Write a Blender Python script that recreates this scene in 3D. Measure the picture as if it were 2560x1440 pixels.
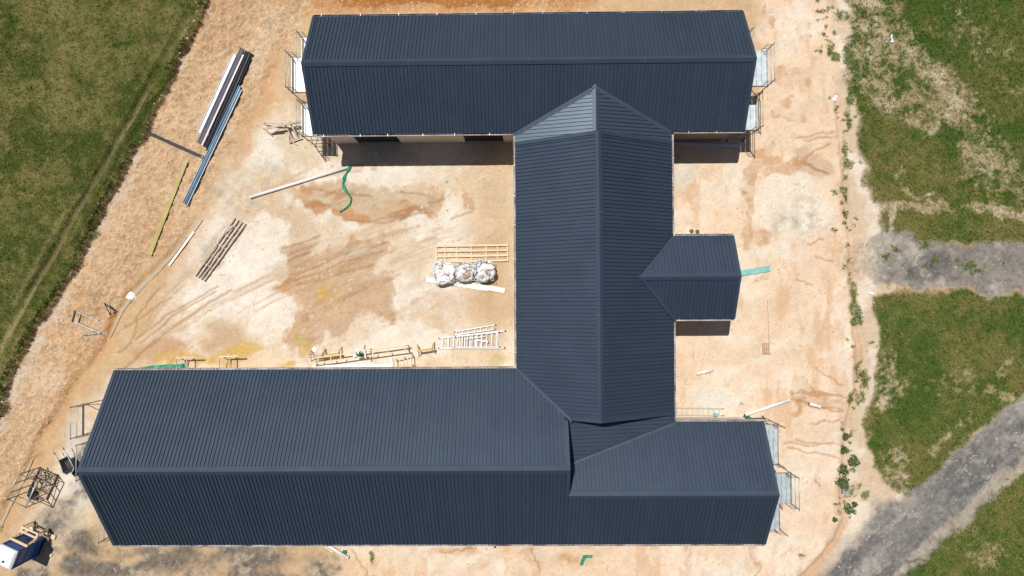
import bpy, math, random
import numpy as np
from mathutils import Vector, Matrix

# ------------------------------------------------------------------ scene, camera, light
scene = bpy.context.scene
for o in list(bpy.data.objects):
    bpy.data.objects.remove(o)
COL = scene.collection
random.seed(7)
RNG = np.random.default_rng(11)

FOC, CAM_H = 1707.0, 40.0            # focal length in photo pixels, height above the yard
TA, TB, TC = 0.0184, 0.0127, -0.0064  # slight tilt and yaw of the camera
def rot_matrix(a, b, c):
    return Matrix.Rotation(c, 3, 'Z') @ Matrix.Rotation(a, 3, 'X') @ Matrix.Rotation(b, 3, 'Y')
CAMR = rot_matrix(TA, TB, TC)
cd = bpy.data.cameras.new('camera')
cam = bpy.data.objects.new('camera', cd)
COL.objects.link(cam)
cd.sensor_width = 36.0
cd.lens = FOC / 2560 * 36.0
cd.clip_start, cd.clip_end = 0.5, 3000
cam.matrix_world = Matrix.Translation((0, 0, CAM_H)) @ CAMR.to_4x4()
scene.camera = cam

world = bpy.data.worlds.new("World")
scene.world = world
world.use_nodes = True
wt = world.node_tree
bgn = wt.nodes['Background']
sky = wt.nodes.new('ShaderNodeTexSky')
sky.sky_type = 'NISHITA'
sky.sun_disc = False
sky.sun_elevation = math.radians(70.2)
sky.sun_rotation = math.radians(-34.9)
wt.links.new(sky.outputs[0], bgn.inputs[0])
bgn.inputs[1].default_value = 0.05

SUNV = Vector((0.2064, -0.2958, -1.0))
sd = bpy.data.lights.new('sun', 'SUN')
sd.energy = 5.0
sd.angle = math.radians(0.53)
sd.color = (1.0, 0.965, 0.915)
sun = bpy.data.objects.new('sun', sd)
COL.objects.link(sun)
sun.location = (-10, 14, 50)
sun.rotation_euler = SUNV.to_track_quat('-Z', 'Y').to_euler()

vs = scene.view_settings
vs.view_transform = 'Standard'
vs.look = 'None'
vs.exposure = -0.08
vs.gamma = 1.0
vs.use_curve_mapping = False

# ------------------------------------------------------------------ helpers
def P(u, v, z=0.0):
    """photo pixel -> world point on the level z"""
    d = CAMR @ Vector(((u - 1280) / FOC, -(v - 720) / FOC, -1.0))
    t = (z - CAM_H) / d.z
    return Vector((d.x * t, d.y * t, z))

_R = np.array(CAMR)
def to_pix(x, y, z=0.0):
    d = np.stack([x, y, np.zeros_like(x) + (z - CAM_H)], -1) @ _R
    return 1280 + FOC * d[..., 0] / -d[..., 2], 720 - FOC * d[..., 1] / -d[..., 2]

def lin(r, g, b, k=1.0):
    def f(c):
        c /= 255.0
        return (c / 12.92 if c <= 0.04045 else ((c + 0.055) / 1.055) ** 2.4) * k
    return (f(r), f(g), f(b))
ALB = 0.72                                   # photo brightness of a sunlit surface -> its base colour
def C(r, g, b):
    return np.array(lin(r, g, b, ALB))

# ---- materials
MATS = {}
def mat(name, col, rough=0.6, metal=0.0, var=0.12, scale=6.0, bump=0.0, bscale=40.0, stretch=None, rnd=0.0, spec=0.5, col2=None):
    if name in MATS:
        return MATS[name]
    m = bpy.data.materials.new(name)
    m.use_nodes = True
    nt = m.node_tree
    b = nt.nodes['Principled BSDF']
    b.inputs['Roughness'].default_value = rough
    b.inputs['Metallic'].default_value = metal
    b.inputs['Specular IOR Level'].default_value = spec
    tc = nt.nodes.new('ShaderNodeTexCoord')
    mp = nt.nodes.new('ShaderNodeMapping')
    nt.links.new(tc.outputs['Object'], mp.inputs[0])
    if stretch:
        mp.inputs['Scale'].default_value = stretch
    nz = nt.nodes.new('ShaderNodeTexNoise')
    nz.inputs['Scale'].default_value = scale
    nz.inputs['Detail'].default_value = 5.0
    nt.links.new(mp.outputs[0], nz.inputs['Vector'])
    rp = nt.nodes.new('ShaderNodeValToRGB')
    c = np.array(col)
    lo = c * (1 - var)
    hi = np.minimum(c * (1 + var), 1.0) if col2 is None else np.array(col2)
    rp.color_ramp.elements[0].position = 0.3
    rp.color_ramp.elements[1].position = 0.72
    rp.color_ramp.elements[0].color = (*lo, 1)
    rp.color_ramp.elements[1].color = (*hi, 1)
    nt.links.new(nz.outputs[0], rp.inputs[0])
    out = rp.outputs[0]
    if rnd > 0:
        oi = nt.nodes.new('ShaderNodeObjectInfo')
        mr = nt.nodes.new('ShaderNodeMapRange')
        mr.inputs['To Min'].default_value = 1 - rnd
        mr.inputs['To Max'].default_value = 1 + rnd
        nt.links.new(oi.outputs['Random'], mr.inputs[0])
        mx = nt.nodes.new('ShaderNodeVectorMath')
        mx.operation = 'SCALE'
        nt.links.new(out, mx.inputs[0])
        nt.links.new(mr.outputs[0], mx.inputs['Scale'])
        out = mx.outputs[0]
    nt.links.new(out, b.inputs['Base Color'])
    if bump > 0:
        n2 = nt.nodes.new('ShaderNodeTexNoise')
        n2.inputs['Scale'].default_value = bscale
        n2.inputs['Detail'].default_value = 4.0
        nt.links.new(mp.outputs[0], n2.inputs['Vector'])
        bp = nt.nodes.new('ShaderNodeBump')
        bp.inputs['Strength'].default_value = bump
        bp.inputs['Distance'].default_value = 0.02
        nt.links.new(n2.outputs[0], bp.inputs['Height'])
        nt.links.new(bp.outputs[0], b.inputs['Normal'])
    MATS[name] = m
    return m

ROOF = mat('roof_steel_paint', (0.0250, 0.0370, 0.0580), rough=0.45, var=0.07, scale=0.45, rnd=0.05, spec=1.0)
FLASH = mat('flashing_steel_paint', (0.0290, 0.0420, 0.0640), rough=0.45, var=0.08, scale=0.6, rnd=0.05, spec=1.0)
for m_ in (ROOF, FLASH):
    nt_ = m_.node_tree
    b_ = nt_.nodes['Principled BSDF']
    b_.inputs['Specular Tint'].default_value = (0.68, 0.85, 1.0, 1)
    ge_ = nt_.nodes.new('ShaderNodeNewGeometry')
    mp_ = [n for n in nt_.nodes if n.type == 'MAPPING'][0]
    nt_.links.new(ge_.outputs['Position'], mp_.inputs[0])      # one continuous weathering over all trays
    nz_ = nt_.nodes.new('ShaderNodeTexNoise'); nz_.inputs['Scale'].default_value = 0.9; nz_.inputs['Detail'].default_value = 7; nz_.inputs['Roughness'].default_value = 0.65
    nt_.links.new(mp_.outputs[0], nz_.inputs['Vector'])
    mr_ = nt_.nodes.new('ShaderNodeMapRange'); mr_.inputs['From Min'].default_value = 0.3; mr_.inputs['From Max'].default_value = 0.7; mr_.inputs['To Min'].default_value = 0.43; mr_.inputs['To Max'].default_value = 0.49
    nt_.links.new(nz_.outputs[0], mr_.inputs[0]); nt_.links.new(mr_.outputs[0], b_.inputs['Roughness'])
    # dust specks
    vz_ = nt_.nodes.new('ShaderNodeTexNoise'); vz_.inputs['Scale'].default_value = 5.5; vz_.inputs['Detail'].default_value = 3
    nt_.links.new(mp_.outputs[0], vz_.inputs['Vector'])
    mv_ = nt_.nodes.new('ShaderNodeMapRange'); mv_.inputs['From Min'].default_value = 0.62; mv_.inputs['From Max'].default_value = 0.80; mv_.inputs['To Max'].default_value = 0.10
    nt_.links.new(vz_.outputs[0], mv_.inputs[0])
    mx_ = nt_.nodes.new('ShaderNodeMix'); mx_.data_type = 'RGBA'
    src_ = b_.inputs['Base Color'].links[0].from_socket
    nt_.links.new(mv_.outputs[0], mx_.inputs[0]); nt_.links.new(src_, mx_.inputs[6]); mx_.inputs[7].default_value = (0.22, 0.19, 0.15, 1)
    nt_.links.new(mx_.outputs[2], b_.inputs['Base Color'])
UNDER = mat('roof_underlay', (0.012, 0.014, 0.018), rough=0.9)
JOINT = mat('cap_joint_sealant', (0.05, 0.065, 0.085), rough=0.5, var=0.3, scale=8)
GUTTER = mat('gutter_paint', (0.30, 0.22, 0.18), rough=0.5, var=0.2, scale=0.7, col2=(0.66, 0.63, 0.61))
GUTIN = mat('gutter_inside', (0.16, 0.10, 0.075), rough=0.6, var=0.4, scale=1.6, col2=(0.55, 0.52, 0.5))
WHITE = mat('white_paint', (0.78, 0.78, 0.76), rough=0.5, var=0.06, scale=3)
PVC = mat('white_pvc', (0.74, 0.73, 0.71), rough=0.35, var=0.07, scale=2)
ALU = mat('ladder_aluminium', (0.50, 0.50, 0.49), rough=0.38, metal=0.35, var=0.10, scale=5)
GALV = mat('galvanised_steel', (0.46, 0.52, 0.54), rough=0.45, metal=0.35, var=0.18, scale=4, rnd=0.06)
DECKW = mat('pale_scaffold_deck', (0.60, 0.63, 0.67), rough=0.45, metal=0.1, var=0.10, scale=4, rnd=0.05)
TUBE = mat('scaffold_tube', (0.16, 0.145, 0.125), rough=0.55, metal=0.5, var=0.3, scale=5, col2=(0.34, 0.32, 0.29))
DARKST = mat('dark_steel', (0.035, 0.038, 0.048), rough=0.6, metal=0.0, var=0.2, scale=4, spec=0.25)
CREAM = mat('cream_plaster', (0.62, 0.55, 0.44), rough=0.85, var=0.06, scale=2, bump=0.1)
CLAD = mat('brown_cladding', (0.24, 0.17, 0.13), rough=0.8, var=0.35, scale=3, stretch=(0.6, 1, 9), col2=(0.34, 0.26, 0.2))
DOOR = mat('black_door', (0.012, 0.013, 0.018), rough=0.5)
PINE = mat('pine_timber', (0.62, 0.47, 0.29), rough=0.75, var=0.14, scale=5, stretch=(1, 6, 6), col2=(0.74, 0.60, 0.40), rnd=0.08)
GREYW = mat('weathered_timber', (0.36, 0.30, 0.245), rough=0.85, var=0.2, scale=6, col2=(0.50, 0.43, 0.36), rnd=0.1)
PINKW = mat('dusty_timber', (0.45, 0.35, 0.28), rough=0.85, var=0.2, scale=6, col2=(0.58, 0.47, 0.39), rnd=0.12)
YELW = mat('treated_plank', (0.43, 0.345, 0.085), rough=0.8, var=0.2, scale=1.2, col2=(0.46, 0.40, 0.19))
OCHRE = mat('yellow_trestle_paint', (0.50, 0.31, 0.06), rough=0.6, var=0.2, scale=6)
BLUEP = mat('blue_coated_steel', (0.07, 0.23, 0.40), rough=0.4, metal=0.0, var=0.15, scale=2, col2=(0.14, 0.36, 0.53))
TEAL = mat('teal_plank_paint', (0.17, 0.42, 0.38), rough=0.7, var=0.15, scale=5, col2=(0.25, 0.5, 0.46))
GREENF = mat('green_plastic_film', (0.005, 0.24, 0.13), rough=0.45, var=0.35, scale=9, bump=0.5, bscale=14)
BAGW = mat('bulk_bag_fabric', (0.72, 0.71, 0.70), rough=0.75, var=0.12, scale=7, bump=0.7, bscale=12)
BAGG = mat('dusty_bag_fabric', (0.64, 0.61, 0.57), rough=0.8, var=0.22, scale=5, col2=(0.74, 0.72, 0.69), bump=0.7, bscale=12)
BAGB = mat('bluish_bag_fabric', (0.60, 0.68, 0.76), rough=0.7, var=0.14, scale=5, col2=(0.76, 0.77, 0.77), bump=0.7, bscale=12)
CARD = mat('brown_cardboard', (0.38, 0.26, 0.17), rough=0.85, var=0.15, scale=8)
BLOOB = mat('toilet_blue_plastic', (0.008, 0.085, 0.36), rough=0.35, var=0.12, scale=3)
BLOOW = mat('toilet_roof_white', (0.72, 0.77, 0.80), rough=0.4, var=0.06, scale=4)
RUBBER = mat('black_rubber', (0.02, 0.02, 0.02), rough=0.8)
PAVER = mat('brown_block', (0.15, 0.085, 0.05), rough=0.9, var=0.3, scale=15)
WATER = mat('muddy_water', (0.42, 0.355, 0.25), rough=0.2, var=0.07, scale=1.5, spec=0.2)
STONE = mat('pale_stone', (0.52, 0.42, 0.31), rough=0.9, var=0.25, scale=20, col2=(0.66, 0.57, 0.45))
RED = mat('red_plastic', (0.35, 0.04, 0.06), rough=0.5)
PINK = mat('pink_plastic', (0.62, 0.12, 0.25), rough=0.5)
ORANGE = mat('orange_plastic', (0.55, 0.14, 0.03), rough=0.5)
LEAF = mat('leaf_green', (0.05, 0.11, 0.022), rough=0.6, var=0.4, scale=30, col2=(0.11, 0.19, 0.045))

# ---- objects
def link(o, parent=None):
    COL.objects.link(o)
    if parent is not None:
        o.parent = parent
        o.matrix_parent_inverse = Matrix.Identity(4)
    return o

def tag(o, label=None, cat=None, group=None, kind=None):
    if label: o['label'] = label
    if cat: o['category'] = cat
    if group: o['group'] = group
    if kind: o['kind'] = kind
    return o

def thing(name, label, cat, loc=(0, 0, 0), group=None, rz=0.0):
    o = bpy.data.objects.new(name, None)
    o.empty_display_size = 0.2
    o.location = loc
    o.rotation_euler = (0, 0, rz)
    link(o)
    return tag(o, label, cat, group)

def off(q):
    t = Vector((0, 0, 0))
    while q is not None:
        t = t + q.location
        q = q.parent
    return t

class MB:
    """collects faces; build() makes ONE mesh object"""
    def __init__(s):
        s.v, s.f = [], []
    def add(s, vs, fs):
        n = len(s.v)
        s.v += [tuple(p) for p in vs]
        s.f += [tuple(i + n for i in f) for f in fs]
        return s
    def box(s, c, sx, sy, sz, rz=0.0):
        c = Vector(c); R = Matrix.Rotation(rz, 3, 'Z')
        vs = [c + R @ Vector((dx * sx / 2, dy * sy / 2, dz * sz / 2)) for dz in (-1, 1) for dy in (-1, 1) for dx in (-1, 1)]
        return s.add(vs, [(0, 2, 3, 1), (4, 5, 7, 6), (0, 1, 5, 4), (2, 6, 7, 3), (0, 4, 6, 2), (1, 3, 7, 5)])
    def beam(s, a, b, w, h, up=Vector((0, 0, 1))):
        a, b = Vector(a), Vector(b)
        d = (b - a).normalized()
        side = d.cross(up)
        if side.length < 1e-4: side = d.cross(Vector((1, 0, 0)))
        side.normalize(); upv = side.cross(d).normalized()
        vs = [p + side * (i * w / 2) + upv * (j * h / 2) for p in (a, b) for j in (-1, 1) for i in (-1, 1)]
        return s.add(vs, [(0, 1, 3, 2), (4, 6, 7, 5), (0, 4, 5, 1), (2, 3, 7, 6), (0, 2, 6, 4), (1, 5, 7, 3)])
    def tube(s, a, b, r, n=7, r2=None):
        a, b = Vector(a), Vector(b)
        d = (b - a).normalized()
        x = d.cross(Vector((0, 0, 1)))
        if x.length < 1e-3: x = Vector((1, 0, 0))
        x.normalize(); y = d.cross(x)
        r2 = r if r2 is None else r2
        vs = [p + (x * math.cos(2 * math.pi * i / n) + y * math.sin(2 * math.pi * i / n)) * rr for p, rr in ((a, r), (b, r2)) for i in range(n)]
        fs = [(i, (i + 1) % n, n + (i + 1) % n, n + i) for i in range(n)] + [tuple(range(n - 1, -1, -1)), tuple(range(n, 2 * n))]
        return s.add(vs, fs)
    def path(s, pts, r, n=7):
        for a, b in zip(pts[:-1], pts[1:]):
            s.tube(a, b, r, n)
        return s
    def mesh(s, name, m):
        me = bpy.data.meshes.new(name)
        me.from_pydata(s.v, [], s.f)
        me.materials.append(m)
        me.update()
        return me
    def build(s, name, m, parent=None, smooth=False, bevel=0.0):
        org = Vector((0, 0, 0))
        if parent is None and s.v:                 # own origin at the base centre
            a = np.array(s.v); lo, hi = a.min(0), a.max(0)
            org = Vector(((lo[0] + hi[0]) / 2, (lo[1] + hi[1]) / 2, lo[2]))
        elif parent is not None:
            org = off(parent)
        s.v = [tuple(Vector(p) - org) for p in s.v]
        me = s.mesh(name, m)
        if smooth:
            for p in me.polygons: p.use_smooth = True
        o = bpy.data.objects.new(name, me)
        link(o, parent)
        if parent is None: o.location = org
        if bevel > 0:
            bv = o.modifiers.new('bevel', 'BEVEL')
            bv.width = bevel; bv.segments = 2
        return o

# ------------------------------------------------------------------ ground
def lattice(seed):
    return np.random.default_rng(seed).random((256, 256))
_LAT = {}
def vnoise(x, y, seed):
    if seed not in _LAT: _LAT[seed] = lattice(seed)
    L = _LAT[seed]
    xi, yi = np.floor(x).astype(int), np.floor(y).astype(int)
    fx, fy = x - xi, y - yi
    fx = fx * fx * (3 - 2 * fx); fy = fy * fy * (3 - 2 * fy)
    a, b = L[yi & 255, xi & 255], L[yi & 255, (xi + 1) & 255]
    c, d = L[(yi + 1) & 255, xi & 255], L[(yi + 1) & 255, (xi + 1) & 255]
    return (a * (1 - fx) + b * fx) * (1 - fy) + (c * (1 - fx) + d * fx) * fy
def fbm(x, y, size, seed, octv=4, gain=0.5):
    t, amp, tot = 0.0, 1.0, 0.0
    for i in range(octv):
        k = 2.0 ** i / size
        t = t + amp * (vnoise(x * k + 17.3 * i, y * k + 9.1 * i, seed + i) - 0.5)
        tot += amp; amp *= gain
    return t / (np.std(t) + 1e-9) * 0.42          # about -1..1
def smooth(a, b, x):
    t = np.clip((x - a) / (b - a), 0, 1)
    return t * t * (3 - 2 * t)

def axis(lo, hi, step, far):
    mid = np.arange(lo, hi + step / 2, step)
    out, d, p = [], step, 0.0
    while p < far:
        d *= 1.45; p += d; out.append(p)
    out = np.array(out)
    return np.concatenate([lo - out[::-1], mid, hi + out])
STEP = 0.07
gx, gy = axis(-32.5, 32.0, STEP, 600), axis(-19.5, 19.5, STEP, 600)
NX, NY = len(gx), len(gy)
GX, GY = np.meshgrid(gx, gy)
X, Y = GX.ravel(), GY.ravel()
U0, V0 = to_pix(X, Y)
WU = fbm(X, Y, 1.3, 100, 5, 0.6); WV = fbm(X, Y, 1.3, 140, 5, 0.6)
U, V = U0 + 16 * WU, V0 + 16 * WV                 # ragged edges
Uf, Vf = U0 + 4 * WU, V0 + 4 * WV                 # nearly true edges

def seg_dist(u, v, pts, closed):
    n = len(pts); d = np.full(u.shape, 1e9)
    for i in range(n if closed else n - 1):
        (ax, ay), (bx, by) = pts[i], pts[(i + 1) % n]
        ex, ey = bx - ax, by - ay
        t = np.clip(((u - ax) * ex + (v - ay) * ey) / (ex * ex + ey * ey + 1e-9), 0, 1)
        d = np.minimum(d, (u - ax - t * ex) ** 2 + (v - ay - t * ey) ** 2)
    return np.sqrt(d)
def region(pts, pad, u, v):
    a = np.array(pts, float)
    return np.nonzero((u > a[:, 0].min() - pad) & (u < a[:, 0].max() + pad) & (v > a[:, 1].min() - pad) & (v < a[:, 1].max() + pad))[0]
def poly(pts, soft=8, u=None, v=None):
    u = U if u is None else u; v = V if v is None else v
    out = np.zeros(u.shape); ix = region(pts, soft, u, v)
    uu, vv = u[ix], v[ix]
    d = seg_dist(uu, vv, pts, True)
    ins = np.zeros(uu.shape, bool); n = len(pts)
    for i in range(n):
        (ax, ay), (bx, by) = pts[i], pts[(i + 1) % n]
        if ay == by: continue
        c = ((ay > vv) != (by > vv)) & (uu < (bx - ax) * (vv - ay) / (by - ay) + ax)
        ins ^= c
    out[ix] = smooth(-soft, soft, np.where(ins, d, -d))
    return out
def line(pts, w, soft=4, u=None, v=None):
    u = U if u is None else u; v = V if v is None else v
    out = np.zeros(u.shape); ix = region(pts, w + soft, u, v)
    d = seg_dist(u[ix], v[ix], pts, False)
    out[ix] = 1 - smooth(w, w + soft, d)
    return out
def blob(cu, cv, ru, rv, ang=0, soft=0.5, u=None, v=None):
    u = U if u is None else u; v = V if v is None else v
    ca, sa = math.cos(math.radians(ang)), math.sin(math.radians(ang))
    a = ((u - cu) * ca + (v - cv) * sa) / ru; b = (-(u - cu) * sa + (v - cv) * ca) / rv
    return 1 - smooth(1 - soft, 1 + soft, np.sqrt(a * a + b * b))

def ragged(m, k=0.55, lo=0.36, hi=0.64):
    return smooth(lo, hi, m + k * (0.55 * n_mid + 0.45 * n_sm) * (m > 0.01))
n_big = fbm(X, Y, 5.0, 10, 5, 0.55)
n_mid = fbm(X, Y, 1.6, 30, 5, 0.6)
n_sm = fbm(X, Y, 0.45, 50, 4, 0.6)
n_fine = fbm(X, Y, 0.16, 70, 2, 0.6)
n_b2 = fbm(X, Y, 3.2, 90, 5, 0.6)
n_grit = fbm(X, Y, 0.15, 75, 1)
n_r1 = fbm(X, Y, 2.4, 310, 4, 0.62)
n_r2 = fbm(X * 0.85 + Y * 0.5, (Y * 0.85 - X * 0.5) * 2.2, 2.0, 330, 4, 0.62)
# long streaks (lower-left to upper-right, like the wheel marks)
n_str = fbm(X * 0.93 + Y * 0.37, (Y * 0.93 - X * 0.37) * 5.0, 2.6, 210, 4, 0.6)

col = np.tile(C(214, 182, 142), (len(X), 1))
Z = np.zeros(len(X))
def mix(c, m):
    global col
    m = np.clip(m, 0, 1)[:, None]
    col = col * (1 - m) + np.asarray(c) * m
def shade(f):
    global col
    col = col * np.asarray(f)[:, None]

# --- yard west of the link (pale trampled clay)
yard = poly([(700, 330), (1300, 330), (1300, 930), (300, 930), (180, 1080), (60, 1330), (120, 1400), (330, 1180), (330, 960), (430, 760), (560, 560), (640, 380)], 30)
yard = np.maximum(yard, poly([(560, 440), (720, 260), (900, 380), (900, 800), (420, 900), (320, 940), (420, 740)], 30))
mix(C(231, 211, 183), yard)
mix(C(243, 231, 213), yard * smooth(-0.3, 0.45, n_b2 + 0.35 * n_mid))
mix(C(208, 175, 138), yard * smooth(0.15, 0.8, n_big + 0.3 * n_sm) * 0.55)
mix(C(205, 170, 130), yard * smooth(0.3, 0.9, n_mid) * 0.4)
for a in [(650, 640, 70, 110, 20), (560, 720, 90, 60, -30), (1110, 560, 120, 60, 0), (690, 800, 60, 70, 0), (1030, 850, 120, 50, 10), (930, 440, 180, 25, 0), (860, 640, 60, 22, -10)]:
    mix(C(245, 234, 218), ragged(blob(*a)) * 0.8)
mix(C(210, 178, 138), blob(1230, 620, 60, 260, 0, 0.7) * 0.75)
mix(C(218, 190, 152), blob(1180, 440, 130, 60, 0, 0.7) * 0.5)
# --- right yard (peach sand)
ry = poly([(1680, 300), (1900, 300), (1890, -60), (2040, -60), (2095, 140), (2110, 330), (2125, 560), (2140, 860), (2150, 960), (2110, 1080), (2100, 1280), (2040, 1400), (1960, 1500), (850, 1500), (850, 1350), (1680, 1350)], 16)
mix(C(241, 214, 184), ry)
mix(C(246, 230, 208), ry * smooth(-0.3, 0.5, n_b2 + 0.3 * n_mid) * 0.85)
mix(C(229, 194, 157), ry * smooth(0.15, 0.8, n_mid + 0.3 * n_sm) * 0.5)
n_v = fbm(X * 2.6, Y * 0.7, 2.2, 410, 5, 0.62)
mix(C(214, 168, 122), ry * smooth(0.25, 0.9, n_v + 0.35 * n_sm) * 0.5)
mix(C(224, 186, 146), ry * smooth(0.2, 0.9, n_r2 + 0.4 * n_fine) * 0.4)
for a in [(1980, 510, 90, 70, 0), (1920, 640, 60, 30, 0), (2040, 560, 60, 50, 0), (1760, 1010, 80, 50, 0)]:
    mix(C(240, 228, 208), blob(*a) * 0.75 * smooth(-0.5, 0.4, n_mid))
mix(C(226, 224, 210), (blob(1790, 1000, 60, 26) + blob(1700, 430, 30, 30)) * 0.6)
# --- bank along the left field: broken clay
bank = poly([(520, -60), (1500, -60), (1500, 30), (760, 40), (690, 150), (610, 330), (540, 420), (470, 600), (380, 660), (300, 780), (230, 900), (140, 1060), (60, 1180), (0, 1290), (-60, 1400), (-300, 1400), (-60, 1080), (30, 950), (110, 800), (190, 680), (265, 520), (330, 410), (430, 205)], 14)
mix(C(220, 184, 144), bank)
mix(C(226, 202, 168), bank * smooth(0.0, 0.8, n_mid) * 0.5)
mix(C(208, 166, 122), bank * smooth(0.05, 0.7, n_b2) * 0.6)
rub = bank * (1 - 0.6 * yard)
shade(1 + rub * (0.12 * n_fine + 0.15 * n_grit + 0.04 * n_sm))
# orange soil along the top
top = poly([(800, -80), (1560, -80), (1480, 22), (1100, 40), (800, 40), (780, 10)], 24)
mix(C(207, 152, 98), ragged(top) * 0.8)
mix(C(184, 122, 60), ragged(poly([(830, -60), (1320, -60), (1290, 8), (1000, 16), (860, 12)], 16)) * 0.85)
mix(C(206, 156, 100), ragged(poly([(560, -60), (830, -60), (820, 4), (620, 8)], 14)) * 0.5)
mix(C(222, 176, 126), line([(760, 34), (1150, 26), (1500, 18)], 6, 8) * 0.7)
# --- wheel-worn and wet brown soil
BR, BR2, OR = C(188, 146, 106), C(168, 122, 82), C(190, 128, 70)
brown = poly([(708, 617), (789, 593), (799, 606), (789, 628), (824, 639), (886, 617), (964, 606), (969, 622), (945, 660), (937, 682), (985, 698), (991, 730), (999, 791), (996, 804), (983, 799), (945, 786), (891, 791), (870, 823), (859, 845), (829, 850), (813, 829), (805, 864), (772, 891), (721, 883), (713, 856), (729, 829), (751, 812), (740, 794), (762, 767), (751, 733), (729, 720), (708, 717), (719, 698), (716, 652), (702, 639)], 30)
brown = ragged(brown, 0.75, 0.22, 0.72)
mix(BR, brown * 0.62)
mix(BR2, brown * smooth(0.0, 0.7, n_str + 0.4 * n_mid) * 0.65)
mix(C(212, 182, 144), brown * smooth(0.0, 0.7, n_mid) * 0.6)
wear = poly([(640, 560), (1120, 470), (1150, 600), (1010, 830), (700, 910), (600, 830), (690, 700)], 90)
mix(C(204, 168, 130), wear * smooth(0.05, 0.7, n_str + 0.3 * n_sm) * 0.5)
rut = poly([(740, 474), (783, 461), (923, 469), (1004, 472), (1064, 482), (1099, 493), (1112, 509), (1074, 531), (1004, 552), (964, 542), (937, 552), (910, 563), (856, 558), (843, 536), (805, 525), (751, 515), (737, 493)], 26)
rut = ragged(rut, 0.75, 0.22, 0.74)
mix(C(203, 168, 130), rut * 0.8)
mix(BR2, rut * smooth(0.0, 0.6, n_str) * 0.55)
mix(C(214, 196, 164), line([(880, 478), (980, 486), (1060, 500)], 7, 8) * 0.8)
mix(C(206, 194, 160), (blob(815, 508, 26, 8, 15) + blob(940, 508, 26, 8, 5)) * 0.9)
for a in [(1030, 530, 34, 15, -8), (890, 548, 32, 16, 15), (760, 482, 16, 10, 0), (780, 520, 40, 10, 15), (720, 708, 16, 10, 0), (1176, 505, 9, 22, -25), (840, 535, 30, 8, 25)]:
    mix(OR, ragged(blob(*a), .8, .2, .9) * 0.5)
mix(BR, 0.8 * poly([(502, 846), (553, 806), (600, 813), (625, 849), (596, 864), (517, 885)], 16) * 0.6)
mix(C(194, 140, 88), poly([(330, 880), (420, 845), (470, 860), (440, 900), (340, 915)], 14) * 0.6)
YL = C(208, 170, 84)
for a in [(572, 893, 52, 24, -10), (420, 895, 45, 14, -8), (757, 882, 28, 14, 0), (612, 868, 50, 16, 0), (800, 736, 17, 15, 0), (722, 906, 12, 10, 0), (500, 905, 40, 14, 0)]:
    mix(YL, ragged(blob(*a), .5) * 0.65)
mix(C(186, 178, 104), (blob(752, 862, 22, 14) + blob(1250, 895, 22, 12) + blob(745, 855, 14, 8)) * 0.45)
# parallel wheel marks lower left and on the brown area
marks = np.zeros(len(X))
for pts in [[(300, 880), (390, 810), (470, 760), (545, 715)], [(330, 905), (430, 820), (520, 760), (580, 725)], [(285, 840), (345, 800), (430, 745)], [(350, 860), (450, 780), (540, 730)], [(310, 920), (400, 850)],
            [(715, 622), (760, 605), (800, 590)], [(716, 640), (770, 622), (790, 612)], [(720, 652), (780, 632)], [(740, 690), (830, 650), (900, 625), (970, 608)], [(736, 705), (830, 668), (905, 645)], [(745, 715), (840, 690), (930, 662)], [(880, 650), (960, 628)],
            [(860, 552), (960, 560), (1030, 540), (1080, 528)], [(1130, 548), (1180, 530)], [(1000, 480), (1065, 486)], [(770, 470), (850, 488), (930, 492)]]:
    marks = np.maximum(marks, line(pts, 1.2, 3.2, Uf, Vf))
mix(C(176, 134, 94), marks * 0.55)
Z -= 0.035 * marks
tread = np.maximum(line([(712, 632), (800, 600)], 14, 8), line([(738, 700), (905, 640), (970, 612)], 15, 8))
ax_ = (U0 * 0.94 - V0 * 0.34)
Z += 0.02 * tread * np.sin(ax_ * 2 * math.pi / 5.2)
# right yard stains
st = [poly([(1862, 418), (1885, 378), (1916, 340), (1931, 345), (1928, 393), (2016, 393), (1990, 433), (1936, 424), (1916, 455), (1902, 427), (1862, 447)], 9),
      blob(1906, 26, 15, 14, 40), blob(1928, 46, 12, 18, 0), poly([(1936, 172), (1985, 172), (2005, 190), (1970, 205), (1955, 218), (1936, 205)], 7), blob(2003, 215, 10, 20, 15), blob(1966, 258, 17, 17), poly([(1918, 280), (1960, 292), (2010, 272), (2020, 282), (1975, 305), (1925, 300)], 7),
      line([(1878, 450), (1872, 520), (1880, 570), (1878, 620)], 5, 10), blob(1918, 592, 14, 22, 0), blob(1905, 690, 14, 9), blob(1885, 1395, 9, 45), poly([(1975, 985), (2060, 985), (2100, 1000), (2080, 1025), (2000, 1022), (1985, 1005)], 10), blob(1990, 1025, 20, 8)]
for k, m in enumerate(st):
    mix(C(198, 152, 108), ragged(m, 0.9, 0.2, 0.9) * (0.30 + 0.4 * smooth(-0.5, 0.5, n_sm + n_fine * .5)))
mix(C(200, 150, 105), poly([(1500, 1380), (1420, 1375), (1400, 1400), (1440, 1420)], 12) * 0.35)
for a in [(1130, 1385, 70, 10), (1330, 1385, 40, 16), (1180, 1375, 14, 10), (1420, 1395, 30, 14)]:
    mix(C(204, 152, 104), blob(*a) * 0.45)
mix(C(230, 222, 206), (blob(1350, 1382, 30, 12) + blob(1000, 1382, 30, 10) + blob(820, 600, 1, 1)) * 0.5)
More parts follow.
